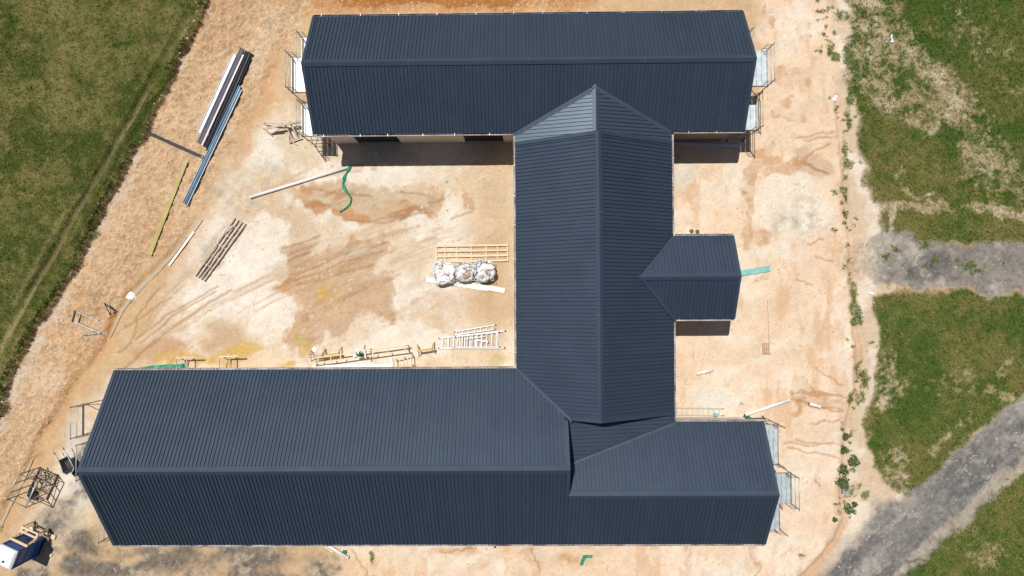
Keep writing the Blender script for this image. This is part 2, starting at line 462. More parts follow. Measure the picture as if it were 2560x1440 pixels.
# erosion runnels
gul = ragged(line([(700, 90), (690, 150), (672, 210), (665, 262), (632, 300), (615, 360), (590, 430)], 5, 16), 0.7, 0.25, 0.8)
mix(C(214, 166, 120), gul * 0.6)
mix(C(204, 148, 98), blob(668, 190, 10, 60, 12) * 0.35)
Z -= 0.05 * gul
for pts, w_ in [([(1100, 560), (960, 600), (800, 640), (660, 700), (520, 770), (380, 860), (300, 930)], 9), ([(1090, 600), (960, 645), (810, 690), (680, 750), (560, 810), (430, 890)], 9), ([(900, 420), (760, 440), (640, 500), (540, 600), (440, 720), (340, 840)], 8)]:
    tm = line(pts, w_, 8, U0 + 5 * WU, V0 + 5 * WV)
    mix(C(206, 172, 134), tm * smooth(-0.35, 0.5, n_str + 0.5 * n_mid) * 0.4)
    ed = np.maximum(line([(p[0], p[1] - w_) for p in pts], 1, 3, Uf, Vf), line([(p[0], p[1] + w_) for p in pts], 1, 3, Uf, Vf)) * smooth(-0.2, 0.5, n_mid + n_sm * .5)
    mix(C(186, 146, 106), ed * 0.4)
    Z -= 0.018 * tm - 0.02 * ed
crk = np.zeros(len(X))
def wig(a, b, n=7, amp=5.0):
    pts = []
    for i in range(n):
        t = i / (n - 1)
        pts.append((a[0] + (b[0] - a[0]) * t + random.uniform(-amp, amp) * (0 < i < n - 1), a[1] + (b[1] - a[1]) * t + random.uniform(-amp, amp) * (0 < i < n - 1)))
    return pts
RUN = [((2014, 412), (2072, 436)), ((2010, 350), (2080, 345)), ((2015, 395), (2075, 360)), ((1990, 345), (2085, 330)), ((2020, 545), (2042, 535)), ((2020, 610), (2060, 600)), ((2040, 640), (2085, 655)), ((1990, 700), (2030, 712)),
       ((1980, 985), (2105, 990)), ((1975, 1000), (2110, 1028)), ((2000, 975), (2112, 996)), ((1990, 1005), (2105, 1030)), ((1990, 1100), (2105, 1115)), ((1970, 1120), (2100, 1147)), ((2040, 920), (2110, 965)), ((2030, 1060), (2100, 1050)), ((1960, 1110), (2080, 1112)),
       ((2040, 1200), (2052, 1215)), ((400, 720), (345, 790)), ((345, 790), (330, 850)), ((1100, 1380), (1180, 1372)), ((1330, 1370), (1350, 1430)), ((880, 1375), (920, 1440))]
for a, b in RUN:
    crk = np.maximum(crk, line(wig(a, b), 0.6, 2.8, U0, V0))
mix(C(178, 122, 78), crk * 0.6)  # orange-brown bare soil; the tone also paints shade into the narrow cracks
Z -= 0.05 * crk
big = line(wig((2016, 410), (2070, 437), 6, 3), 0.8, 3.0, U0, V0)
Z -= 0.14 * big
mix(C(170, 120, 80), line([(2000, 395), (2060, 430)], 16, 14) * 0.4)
# gritty greyish-white rubble near the frame, the drain and the right yard
for a in [(600, 500, 60, 50, -40), (650, 430, 40, 50, 0), (520, 640, 30, 40, 30), (560, 590, 22, 60, 35), (2000, 560, 60, 50, 0)]:
    m = blob(*a) * smooth(-0.5, 0.3, n_mid)
    mix(C(214, 204, 184), m * 0.7)
    shade(1 + m * 0.25 * n_sm)
    Z += 0.03 * m * n_sm
mix(C(176, 168, 148), blob(535, 485, 16, 12) * 0.6)
# --- drain on the left
DR = [(575, 430), (520, 520), (470, 590), (430, 640), (380, 690), (335, 735), (305, 775), (285, 820), (262, 870), (225, 920), (185, 975), (150, 1030), (110, 1090), (80, 1150), (50, 1215), (20, 1270), (-5, 1330), (-60, 1420)]
dr = line(DR, 13, 13, Uf, Vf)
dr2 = line(DR, 4, 14, Uf, Vf)
mix(C(212, 170, 124), dr * smooth(0.1, 0.5, (V0 - 430) / 500) * 0.8)
mix(C(192, 140, 88), line([(p[0] - 13, p[1] - 8) for p in DR[5:]], 3, 10, Uf, Vf) * smooth(-.5, .4, n_mid) * 0.75)
Z -= 0.12 * dr2 * smooth(430, 620, V0)
# --- gravel bottom-left
gr = poly([(70, 1310), (110, 1270), (170, 1225), (190, 1140), (215, 1080), (250, 1060), (330, 1150), (340, 1350), (500, 1355), (770, 1358), (850, 1395), (870, 1500), (-60, 1540), (50, 1425), (120, 1370)], 12)
GRV = C(112, 108, 102)
gm = gr * smooth(-0.6, 0.15, n_b2 + 0.3 * n_mid)
for a in [(140, 1310, 70, 45, -20), (400, 1400, 120, 35, 0), (300, 1425, 120, 30, 0), (620, 1400, 110, 35, 0), (825, 1425, 26, 16, 0), (215, 1350, 50, 40, 0)]:
    gm = np.maximum(gm, gr * blob(*a) * 0.95)
for a in [(225, 1275, 30, 40), (330, 1400, 34, 14), (165, 1230, 30, 20), (255, 1330, 30, 22), (560, 1410, 22, 18), (110, 1400, 40, 26)]:
    gm = gm * (1 - 0.75 * blob(*a))
mix(GRV, gm * 0.9)
mix(C(200, 182, 154), gr * smooth(0.1, 0.6, n_mid + 0.4 * n_sm) * 0.6)
mix(C(212, 204, 190), blob(185, 1100, 30, 40) * 0.7)
shade(1 + gm * (0.22 * n_fine + 0.16 * n_grit + 0.1 * n_sm))
# --- right-hand side: pale strip, grass, bare earth, tracks
pale = poly([(2040, -60), (2130, -60), (2140, 120), (2160, 330), (2200, 480), (2240, 600), (2230, 740), (2200, 900), (2180, 1010), (2165, 1110), (2200, 1200), (2280, 1240), (2200, 1300), (2100, 1420), (1990, 1460), (2060, 1380), (2110, 1280), (2105, 1080), (2150, 960), (2135, 700), (2110, 400), (2095, 140)], 12)
mix(C(222, 198, 168), pale)
mix(C(236, 222, 204), pale * smooth(-0.1, 0.5, n_mid) * 0.8)
RG = [(2110, -400), (2105, -20), (2130, 90), (2120, 200), (2150, 330), (2165, 440), (2200, 520), (2200, 590), (2300, 596), (2420, 606), (2560, 610), (3300, 600), (3300, -400)]
RG2 = [(2196, 738), (2300, 722), (2400, 722), (2460, 742), (2560, 742), (3300, 750), (3300, 560), (2560, 985), (2480, 1060), (2400, 1130), (2310, 1200), (2262, 1232), (2212, 1205), (2170, 1110), (2186, 1000), (2196, 880)]
RG2 = [(2196, 738), (2300, 722), (2400, 722), (2460, 742), (2560, 742), (3000, 748), (2560, 985), (2480, 1060), (2400, 1130), (2310, 1200), (2262, 1232), (2212, 1205), (2170, 1110), (2186, 1000), (2196, 880)]
RG3 = [(2560, 1165), (2500, 1220), (2440, 1285), (2370, 1350), (2310, 1400), (2270, 1440), (2160, 1580), (2160, 2400), (3600, 2400), (3600, 760), (2900, 1000)]
LG = [(-900, -900), (540, -900), (524, -10), (507, 50), (474, 122), (432, 203), (394, 273), (364, 343), (327, 413), (297, 463), (264, 523), (230, 598), (190, 678), (152, 733), (110, 798), (70, 868), (32, 943), (20, 1008), (-5, 1063), (-100, 1250), (-300, 1600), (-900, 1700)]
lg = poly(LG, 6, U0 + 9 * WU, V0 + 9 * WV)
rg = np.maximum(np.maximum(poly(RG, 14), poly(RG2, 10)), poly(RG3, 10))
far = ((np.abs(X) > 32) | (np.abs(Y) > 20)).astype(float)
bare = np.zeros(len(X))
for pts, w, s_, k in [([(2120, 20), (2200, 60), (2260, 120), (2330, 190), (2400, 280), (2450, 360), (2530, 420)], 30, 50, 0.8), ([(2180, 80), (2140, 160), (2200, 230), (2290, 240), (2330, 300)], 24, 44, 0.8), ([(2180, 520), (2300, 512), (2430, 518), (2570, 540)], 7, 12, 0.85), ([(2235, 535), (2236, 575)], 8, 8, 1.0),
                      ([(2240, 470), (2300, 484), (2340, 480)], 3, 5, 1.0), ([(2255, 425), (2245, 450)], 6, 7, 0.9), ([(2400, 60), (2560, 200)], 20, 60, 0.25), ([(2330, 960), (2430, 960)], 14, 30, 0.6), ([(2470, 985), (2510, 1000)], 8, 10, 0.95), ([(2500, 940), (2540, 910)], 6, 10, 0.8), ([(2230, 1150), (2240, 1200)], 18, 26, 0.6), ([(2210, 900), (2230, 1000)], 14, 30, 0.6),
                      ([(2270, 290), (2330, 330)], 8, 14, 0.9), ([(2440, 440), (2560, 470)], 24, 40, 0.55), ([(2420, 1340), (2480, 1400)], 20, 40, 0.5), ([(2420, 1050), (2330, 1130)], 5, 14, 0.6)]:
    bare = np.maximum(bare, k * line(pts, w, s_))
bare = smooth(0.22, 1.0, bare * 0.85 + (bare > 0.01) * (0.26 * n_mid + 0.32 * n_sm + 0.32 * n_fine))
ghost = rg * (1 - bare)
lgt = np.maximum(line([(378, 218), (332, 300), (290, 372), (250, 442), (215, 500), (176, 568), (138, 640), (100, 700), (58, 782), (20, 850), (-40, 960)], 3, 8, U0 + 2 * WU, V0 + 2 * WV), 0.5 * line([(165, 535), (120, 610), (80, 690), (40, 760)], 2, 7, U0 + 2 * WU, V0 + 2 * WV))   # trodden path in the field
lgt = np.maximum(lgt, 0.5 * line([(500, 30), (478, 75), (462, 100)], 2, 6, Uf, Vf))
furrow = np.maximum(line([(470, 40), (400, 170), (330, 290), (262, 420), (200, 520), (120, 660), (70, 740)], 3, 9, Uf, Vf), line([(440, 190), (380, 270), (330, 350), (285, 430), (240, 520), (200, 600)], 2, 7, Uf, Vf))
# field surface under the blades
dry = smooth(-0.75, 0.85, n_b2 * 0.5 + 0.45 * n_mid + 0.45 * n_sm + 0.2 * n_big + 0.25 * n_fine)
gcol = C(70, 80, 32)[None, :] * (1 - dry[:, None]) + C(130, 120, 72)[None, :] * dry[:, None]
rcol = C(66, 92, 28)[None, :] * (1 - dry[:, None] * 0.9) + C(122, 112, 64)[None, :] * dry[:, None] * 0.9
lg_all = np.maximum(lg, far * (X < 0))
def mixa(c, m):
    global col
    m = np.clip(m, 0, 1)[:, None]
    col = col * (1 - m) + c * m
mixa(gcol, lg_all)
mix(C(158, 140, 100), lgt * lg * 0.85)
mix(C(46, 56, 24), furrow * lg * 0.5)
mix(C(160, 146, 114), np.maximum(rg, far * (X >= 0)) * 0.85)
tr = smooth(0, 120, U0 - 2200 - V0 * .6) * (V0 < 520)
rcol = rcol * (1 - 0.30 * tr[:, None]) + C(60, 88, 26)[None, :] * 0.30 * tr[:, None]
mixa(rcol, np.maximum(ghost * 0.95, far * (X >= 0)))
mix(C(204, 190, 166), bare * rg * smooth(0.3, 0.9, n_mid + 0.4 * n_fine) * 0.6)
edge = line(LG[2:-3], 3, 6, U0 + 9 * WU, V0 + 9 * WV)
strip = line([(p[0] + 12, p[1] + 5) for p in LG[2:-3]], 7, 10)
mix(C(216, 200, 182), strip * (1 - lg) * smooth(-0.1, 0.7, n_mid + 0.4 * n_sm) * 0.7)
# track (grey gravel road) and grey path
road = poly([(2900, 760), (2560, 985), (2480, 1060), (2400, 1130), (2310, 1200), (2255, 1234), (2195, 1275), (2160, 1320), (2120, 1375), (2075, 1425), (1960, 1540), (1800, 1800), (2100, 1800), (2160, 1580), (2270, 1440), (2310, 1400), (2370, 1350), (2440, 1285), (2500, 1220), (2560, 1165), (2950, 900)], 11, U0 + 10 * WU, V0 + 10 * WV)
n_road = fbm(X * 0.72 + Y * 0.69, (Y * 0.72 - X * 0.69) * 4.5, 4.0, 260, 5, 0.6)
mix(C(138, 134, 129), road)
mix(C(162, 155, 144), road * smooth(0.0, 0.6, n_road) * 0.8)
mix(C(112, 109, 106), road * smooth(0.1, 0.6, -n_road + 0.3 * n_mid) * 0.7)
mix(C(192, 178, 156), line([(2560, 1150), (2440, 1262), (2310, 1380), (2240, 1440)], 6, 16) * 0.7)
mix(C(190, 176, 158), line([(2200, 1262), (2130, 1360), (2060, 1430)], 5, 22) * 0.5)
mix(C(112, 108, 110), line([(2500, 1178), (2420, 1225), (2390, 1245)], 3, 8) * 0.7)
mix(C(114, 110, 112), line([(2300, 1398), (2220, 1436)], 3, 7) * 0.7)
path = poly([(2100, 615), (2200, 590), (2230, 580), (2330, 592), (2385, 606), (2560, 606), (3000, 604), (3000, 742), (2560, 738), (2460, 738), (2385, 712), (2300, 716), (2210, 716), (2120, 690), (2090, 650)], 12)
pm = path * (0.22 + 0.78 * smooth(2140, 2260, U0))
mix(C(136, 131, 126), ragged(pm, .5, .25, .75) * 0.92)
mix(C(104, 101, 102), ragged(blob(2320, 665, 65, 36, 0, 0.5)) * 0.7)
mix(C(184, 174, 160), path * smooth(0.05, 0.6, n_mid) * 0.6)
mix(C(190, 170, 142), path * (1 - smooth(2110, 2230, U0)) * 0.7)
mix(C(176, 168, 154), (road + path) * smooth(0.35, 0.9, n_sm + 0.5 * n_mid) * 0.4)
shade(1 + (road + path) * (0.14 * n_fine + 0.14 * n_grit + 0.10 * n_sm))
# brown drain on the right
DR2 = [(2092, 240), (2100, 330), (2112, 440), (2122, 560), (2130, 700), (2138, 820), (2148, 900), (2142, 970), (2124, 1040), (2112, 1130), (2108, 1200), (2106, 1255), (2112, 1295), (2088, 1355), (2036, 1418), (1992, 1455), (1900, 1550)]
d2 = line(DR2, 7, 9, Uf, Vf)
mix(C(206, 160, 118), d2 * (0.75 + 0.3 * n_mid) * (0.40 + 0.42 * np.maximum(blob(2148, 930, 30, 80), smooth(1270, 1320, V0))))
Z -= 0.10 * line(DR2, 1, 11, Uf, Vf)
weed = np.zeros(len(X))
for a in [(2118, 240, 9, 30, 10), (2112, 300, 7, 30, 0), (2113, 380, 6, 30, 0), (2116, 420, 8, 16, 0), (2124, 480, 7, 30, 0), (2115, 520, 7, 12, 0), (2075, 575, 14, 14, 0), (2096, 500, 5, 14, 0), (2132, 740, 8, 30, 0), (2142, 780, 9, 26, 0), (2070, 120, 10, 12, 0), (2085, 138, 8, 14, -40), (2095, 45, 20, 14, 0), (2140, 95, 22, 16, 0), (2125, 140, 14, 34, 0), (2160, 260, 18, 26, 0), (2160, 950, 10, 30, 0), (2155, 1000, 8, 22, 0),
          (2130, 1000, 10, 20, 0), (2118, 1060, 6, 10, 0), (2128, 1235, 9, 12, 0), (2160, 1240, 12, 8, 0), (2330, 655, 9, 10, 0), (2275, 685, 7, 9, 0), (2320, 605, 14, 8, 0), (2215, 655, 10, 8, 0), (2410, 650, 18, 10, 0), (2500, 648, 16, 6, 0), (2430, 668, 18, 6, -20), (2236, 635, 8, 8, 0), (935, 1390, 8, 10, 0), (933, 1435, 10, 6, 0), (8, 1330, 10, 8, 0), (240, 600, 14, 8, 0), (2010, 1380, 5, 4, 0)]:
    weed = np.maximum(weed, blob(*a) * smooth(-0.5, 0.2, n_sm + 0.4 * n_mid + 0.2))
for k in range(60):
    t = random.random(); i = int(t * (len(DR2) - 5))
    a = DR2[i]
    weed = np.maximum(weed, blob(a[0] + random.uniform(-22, 40), a[1] + random.uniform(-60, 60), random.uniform(2, 6), random.uniform(2, 6)) * 0.8)
for k in range(26):
    weed = np.maximum(weed, blob(random.uniform(2020, 2090), random.uniform(0, 130), random.uniform(2, 5), random.uniform(2, 5)) * 0.8)
mix(C(88, 104, 48), weed * 0.75)
clay = np.clip(yard + ry + 0.6 * bank, 0, 1) * (1 - np.clip(lg + ghost, 0, 1))
fine_l = (1 - smooth(0.0, 0.05, np.abs(n_r1))) * smooth(0.35, 0.9, n_b2 + 0.6 * n_mid) + (1 - smooth(0.0, 0.05, np.abs(n_r2 - 0.1))) * smooth(0.3, 0.8, -n_b2 + 0.6 * n_mid)
fine_l = np.clip(fine_l, 0, 1) * clay
mix(C(196, 152, 110), fine_l * 0.32)
Z -= 0.018 * fine_l
# small specks and stones colour everywhere on bare soil
soil = 1 - np.clip(lg + ghost + weed, 0, 1)
shade(1 + soil * (0.085 * n_fine + 0.075 * n_sm + 0.05 * n_mid))
spk = smooth(0.75, 1.0, n_fine + 0.3 * n_sm)
mix(C(168, 128, 92), spk * soil * 0.45)
spk2 = smooth(0.75, 1.0, -n_fine + 0.3 * n_mid)
mix(C(250, 244, 232), spk2 * soil * 0.35)
# --- relief
Z += lg * (0.05 * n_mid + 0.03 * n_sm) + ghost * (0.04 * n_mid + 0.025 * n_sm)
Z += rub * (0.030 * n_fine + 0.030 * n_grit + 0.03 * n_sm + 0.05 * n_mid)
Z += soil * (0.010 * n_fine + 0.012 * n_sm) + road * (0.02 * n_road) + brown * (0.02 * n_sm + 0.02 * n_str) + rut * (0.035 * n_str + 0.03 * n_mid)
Z += 0.10 * line([(p[0] - 10, p[1] - 4) for p in LG[2:-3]], 4, 14) - 0.05 * lgt * lg
Z += 0.24 * smooth(0.25, 0.75, lg) - 0.10 * furrow * lg
# level pads under the wings
def pad(x0, x1, y0, y1, soft=0.5):
    return smooth(-soft, 0, np.minimum(np.minimum(X - x0, x1 - X), np.minimum(Y - y0, y1 - Y)))
flat = np.maximum(np.maximum(pad(-11.2, 12.2, 9.0, 15.4), pad(-22, 12.9, -13, -3.5)), np.maximum(pad(-.3, 8.3, -6, 9.2), pad(8, 11.5, -1.1, 3.5)))
Z *= 1 - flat
Z -= 0.01 * flat
col = np.clip(col, 0.01, 0.9)

gm_ = bpy.data.meshes.new('ground')
idx = np.arange(NX * NY).reshape(NY, NX)
quads = np.stack([idx[:-1, :-1], idx[:-1, 1:], idx[1:, 1:], idx[1:, :-1]], -1).reshape(-1, 4)
gm_.vertices.add(len(X)); gm_.vertices.foreach_set('co', np.stack([X, Y, Z], -1).ravel().astype(np.float32))
gm_.loops.add(quads.size); gm_.loops.foreach_set('vertex_index', quads.ravel().astype(np.int32))
gm_.polygons.add(len(quads)); gm_.polygons.foreach_set('loop_start', (np.arange(len(quads)) * 4).astype(np.int32))
gm_.update(calc_edges=True)
gm_.polygons.foreach_set('use_smooth', np.ones(len(quads), bool))
ca = gm_.color_attributes.new('soil', 'FLOAT_COLOR', 'POINT')
ca.data.foreach_set('color', np.concatenate([col, np.ones((len(X), 1))], 1).ravel().astype(np.float32))
ga = gm_.attributes.new('rubble', 'FLOAT', 'POINT')
ga.data.foreach_set('value', np.clip(rub + 0.5 * gm + 0.4 * road, 0, 1).astype(np.float32))
gmat = bpy.data.materials.new('ground_soil')
gmat.use_nodes = True
nt = gmat.node_tree; N = nt.nodes; L = nt.links
bs = N['Principled BSDF']; bs.inputs['Roughness'].default_value = 0.95; bs.inputs['Specular IOR Level'].default_value = 0.15
at = N.new('ShaderNodeAttribute'); at.attribute_name = 'soil'
ar = N.new('ShaderNodeAttribute'); ar.attribute_name = 'rubble'
tc = N.new('ShaderNodeTexCoord')
n1 = N.new('ShaderNodeTexNoise'); n1.inputs['Scale'].default_value = 9.0; n1.inputs['Detail'].default_value = 6; n1.inputs['Roughness'].default_value = 0.7
n2 = N.new('ShaderNodeTexVoronoi'); n2.inputs['Scale'].default_value = 13.0
L.new(tc.outputs['Object'], n1.inputs['Vector']); L.new(tc.outputs['Object'], n2.inputs['Vector'])
r1 = N.new('ShaderNodeMapRange'); r1.inputs['From Min'].default_value = 0.25; r1.inputs['From Max'].default_value = 0.75; r1.inputs['To Min'].default_value = 0.84; r1.inputs['To Max'].default_value = 1.14
L.new(n1.outputs[0], r1.inputs[0])
r2 = N.new('ShaderNodeMapRange'); r2.inputs['From Max'].default_value = 0.7; r2.inputs['To Min'].default_value = 1.12; r2.inputs['To Max'].default_value = 0.82
L.new(n2.outputs['Distance'], r2.inputs[0])
mx = N.new('ShaderNodeMix'); L.new(ar.outputs['Fac'], mx.inputs[0]); mx.inputs[2].default_value = 1.0; L.new(r2.outputs[0], mx.inputs[3])
mu = N.new('ShaderNodeMath'); mu.operation = 'MULTIPLY'; L.new(r1.outputs[0], mu.inputs[0]); L.new(mx.outputs[0], mu.inputs[1])
sc = N.new('ShaderNodeVectorMath'); sc.operation = 'SCALE'; L.new(at.outputs['Color'], sc.inputs[0]); L.new(mu.outputs[0], sc.inputs['Scale'])
L.new(sc.outputs[0], bs.inputs['Base Color'])
bp = N.new('ShaderNodeBump'); bp.inputs['Strength'].default_value = 0.45; bp.inputs['Distance'].default_value = 0.03
ad = N.new('ShaderNodeMath'); ad.operation = 'ADD'
vm = N.new('ShaderNodeMath'); vm.operation = 'MULTIPLY'; L.new(n2.outputs['Distance'], vm.inputs[0]); L.new(ar.outputs['Fac'], vm.inputs[1])
vn = N.new('ShaderNodeMath'); vn.operation = 'MULTIPLY'; L.new(vm.outputs[0], vn.inputs[0]); vn.inputs[1].default_value = -1.2
L.new(n1.outputs[0], ad.inputs[0]); L.new(vn.outputs[0], ad.inputs[1]); L.new(ad.outputs[0], bp.inputs['Height'])
L.new(bp.outputs[0], bs.inputs['Normal'])
gm_.materials.append(gmat)
ground = bpy.data.objects.new('ground', gm_); link(ground)
tag(ground, 'pale trampled clay yard with grass fields and grey gravel tracks', kind='structure')

ZG = Z.reshape(NY, NX)
def gz(x, y):
    i = min(max(int(np.searchsorted(gx, x)), 0), NX - 1); j = min(max(int(np.searchsorted(gy, y)), 0), NY - 1)
    return float(ZG[j, i])
def G(u, v, h=0.0):
    """photo pixel -> point on the ground, lifted by h"""
    p = P(u, v, 0.0); p.z = gz(p.x, p.y)
    p = P(u, v, p.z); p.z += h
    return p

# puddles in the drain: flat muddy water
def puddle(pts, z):
    m = MB(); n = len(pts)
    c = Vector((0, 0, 0)); w = [P(u, v, z) for u, v in pts]
    m.add(w, [tuple(range(n))][::-1])
    o = m.build('puddle', WATER)
    return tag(o, None, None, None, 'structure')
def band(cl, ws):
    L_, R_ = [], []
    for i, ((u, v), w) in enumerate(zip(cl, ws)):
        a = cl[max(i - 1, 0)]; b = cl[min(i + 1, len(cl) - 1)]
        d = math.hypot(b[0] - a[0], b[1] - a[1]); nx_, ny_ = -(b[1] - a[1]) / d, (b[0] - a[0]) / d
        L_.append((u + nx_ * w * random.uniform(.55, 1.2), v + ny_ * w * random.uniform(.55, 1.2))); R_.append((u - nx_ * w * random.uniform(.8, 1.2), v - ny_ * w * random.uniform(.8, 1.2)))
    return L_ + R_[::-1]
def dense(cl, n):
    a = np.array(cl, float); s = np.concatenate([[0], np.cumsum(np.hypot(*np.diff(a, axis=0).T))]); t = np.linspace(0, s[-1], n)
    return list(zip(np.interp(t, s, a[:, 0]), np.interp(t, s, a[:, 1])))
tag(puddle(band(dense([(468, 592), (430, 640), (380, 690), (335, 735), (305, 775), (285, 820), (275, 845)], 26), [.8 + 4.6 * math.sin(math.pi * i / 25) ** 0.7 for i in range(26)]), -0.075), 'long shallow puddle of muddy water along the drain')
tag(puddle(band(dense([(82, 1146), (50, 1215), (22, 1268), (2, 1318)], 20), [.8 + 3.8 * math.sin(math.pi * i / 19) ** 0.7 for i in range(20)]), -0.075), 'narrow muddy puddle in the drain beside the scaffold cage')
tag(puddle(band(dense([(868, 640), (890, 632), (925, 620)], 9), [1, 4, 6, 8, 8, 6, 5, 3, 1]), 0.0), 'small muddy puddle in the tyre tracks')

# ------------------------------------------------------------------ the building: five roofed wings
HE = 3.334
T_x0, T_x1, T_n, T_s, T_h = -11.178, 12.087, 15.511, 9.037, 5.2985
B_x0, B_x1, B_n, B_s, B_h = -21.961, 2.370, -3.623, -13.014, 6.381
R_x1, R_y, R_n = 12.905, -9.834, -6.505
C_w, C_e, C_h, C_S, C_N = -0.253, 8.187, 5.777, -6.129, 8.527
L_h, L_y = 4.6015, 11.106
E_x1, E_n, E_s, E_h = 11.430, 3.429, -1.052, 4.494
T_m, B_m, C_m, E_m = (T_n + T_s) / 2, (B_n + B_s) / 2, (C_w + C_e) / 2, (E_n + E_s) / 2
sT = (T_h - HE) / (T_n - T_m); sB = (B_h - HE) / (B_m - B_s); sC = (C_h - HE) / (C_m - C_w)
R_h = HE + sB * (R_y - B_s); sR = (R_h - HE) / (R_n - R_y)
sL = (L_h - HE) / (C_m - C_w); sE = (E_h - HE) / (E_n - E_m); sD = 0.206
PW = 0.197                                     # width of one roof tray
RIBP = [(0.0, 0.0), (0.151, 0.0), (0.155, 0.036), (0.170, 0.036), (0.173, -0.015), (0.189, -0.015), (0.191, 0.0), (PW, 0.0)]

def slope(roof, org, sdir, tvec, s0, s1, lo, hi, pitch=PW, flip=False):
    """roof trays side by side from s0 to s1; lo/hi = plan distance from the eave"""
    org, sdir, tvec = Vector(org), Vector(sdir), Vector(tvec)
    nrm = sdir.cross(tvec).normalized()
    if nrm.z < 0: nrm = -nrm
    n = max(1, int(round((s1 - s0) / pitch))); w = (s1 - s0) / n
    cache = {}
    for i in range(n):
        sa = s0 + i * w
        prof = [(q * w / PW, h) for q, h in RIBP]
        if flip: prof = [(w - q, h) for q, h in prof][::-1]
        a = [(q, h, lo(sa + q), hi(sa + q)) for q, h in prof]
        if max(t[3] - t[2] for t in a) < 0.03: continue
        key = tuple(round(t[k], 3) for t in a for k in (2, 3))
        if key not in cache:
            vs, fs = [], []
            for q, h, l_, h_ in a:
                h_ = max(h_, l_ + 0.002)
                vs += [sdir * q + tvec * l_ + nrm * h, sdir * q + tvec * h_ + nrm * h]
            for k in range(len(a) - 1):
                fs.append((2 * k, 2 * k + 2, 2 * k + 3, 2 * k + 1))
            me = bpy.data.meshes.new('roof_panel')
            me.from_pydata([tuple(v) for v in vs], [], fs); me.materials.append(ROOF); me.update()
            if me.polygons[0].normal.z < 0: me.flip_normals()
            cache[key] = me
        o = bpy.data.objects.new('roof_panel', cache[key])
        link(o, roof)
        o.location = org + sdir * sa - off(roof) + nrm * random.uniform(-.003, .003)
        o.rotation_euler = sdir.cross(Vector((0, 0, 1))) * 0 + Vector((random.gauss(0, .0003), random.gauss(0, .0003), 0))
def sheet(name, parent, pts, m=None, thick=0.0):
    mb = MB(); n = len(pts)
    mb.add(pts, [tuple(range(n))])
    o = mb.build(name, m or UNDER, parent)
    return o
def cap(name, parent, A, B, sides, h=0.055, lip=0.05, m=None):
    """folded flashing along A-B; sides = one or two 3D vectors reaching down each slope"""
    A, B = Vector(A), Vector(B); up = Vector((0, 0, 1))
    mb = MB()
    prof = []
    sides = [Vector(s) for s in sides]
    prof.append(sides[0] + up * (h - lip)); prof.append(sides[0] + up * h); prof.append(up * (h * 1.15))
    if len(sides) > 1:
        prof.append(sides[1] + up * h); prof.append(sides[1] + up * (h - lip))
    vs = [A + p for p in prof] + [B + p for p in prof]
    k = len(prof)
    mb.add(vs, [(i, i + 1, k + i + 1, k + i) for i in range(k - 1)])
    if name == 'ridge_cap':                                   # lapped joints between cap lengths
        ln = (B - A).length; d = (B - A).normalized(); s_ = random.uniform(3.5, 5.5)
        while s_ < ln - 1:
            j = MB(); q = [p + up * .006 for p in prof[1:-1]]
            vv2 = [A + d * s_ + p for p in q] + [A + d * (s_ + .06) + p for p in q]; n_ = len(q)
            j.add(vv2, [(i, i + 1, n_ + i + 1, n_ + i) for i in range(n_ - 1)])
            j.build('cap_joint', JOINT, parent)
            s_ += random.uniform(5.2, 6.4)
    return mb.build(name, m or FLASH, parent)
def barge(parent, A, B, inward, outward, drop=0.22):
    """gable flashing: plate on the roof edge and a face folded down outside"""
    A, B, iw, ow = Vector(A), Vector(B), Vector(inward), Vector(outward)
    up = Vector((0, 0, 1)); h = 0.058
    prof = [iw + up * (h - 0.05), iw + up * h, ow + up * h, ow - up * drop]
    mb = MB(); vs = [A + p for p in prof] + [B + p for p in prof]
    mb.add(vs, [(i, i + 1, 4 + i + 1, 4 + i) for i in range(3)])
    return mb.build('barge_flashing', FLASH, parent)
def gutter(parent, A, B, out, step=1.75, skip=()):
    A, B, out = Vector(A), Vector(B), Vector(out); up = Vector((0, 0, 1)); d = (B - A); ln = d.length; d.normalize()
    z0 = -0.03
    prof = [out * 0.005 + up * (z0 - 0.075), out * 0.075 + up * (z0 - 0.075), out * 0.080 + up * (z0 + 0.012), out * 0.094 + up * (z0 + 0.016), out * 0.098 + up * (z0 - 0.090), out * -0.01 + up * (z0 - 0.09)]
    g = MB(); vs = [A + p for p in prof] + [B + p for p in prof]; k = len(prof)
    g.add(vs, [(i, i + 1, k + i + 1, k + i) for i in range(k - 1)] + [tuple(range(k)), tuple(range(2 * k - 1, k - 1, -1))])
    o = g.build('gutter', GUTTER, parent)
    o.data.materials.append(GUTIN)
    o.data.polygons[0].material_index = 1; o.data.polygons[1].material_index = 1
    bm_ = MB(); c = out * 0.055 + up * (z0 + 0.03)
    bm_.beam(-out * 0.03 + up * (z0 + 0.03), out * 0.11 + up * (z0 + 0.03), 0.022, 0.012)
    me = bm_.mesh('gutter_bracket', GALV)
    n = int(ln / step)
    for i in range(n):
        b = bpy.data.objects.new('gutter_bracket', me); link(b, o)
        b.location = A - off(o) + d * (step * (i + 0.35) + random.uniform(-.25, .25))
def wallbox(parent, x0, x1, y0, y1, z1, m, name='wall'):
    mb = MB()
    mb.add([(x0, y0, 0), (x1, y0, 0), (x1, y0, z1), (x0, y0, z1)], [(0, 1, 2, 3)])
    return mb
def quadwall(parent, pts, m, name='wall', thick=None):
    mb = MB(); n = len(pts); pts = [Vector(p) for p in pts]
    nr = (pts[1] - pts[0]).cross(pts[2] - pts[0]).normalized() * 0.12
    mb.add(pts + [p - nr for p in pts], [tuple(range(n)), tuple(range(2 * n - 1, n - 1, -1))] + [(i, n + i, n + (i + 1) % n, (i + 1) % n) for i in range(n)])
    return mb.build(name, m, parent)
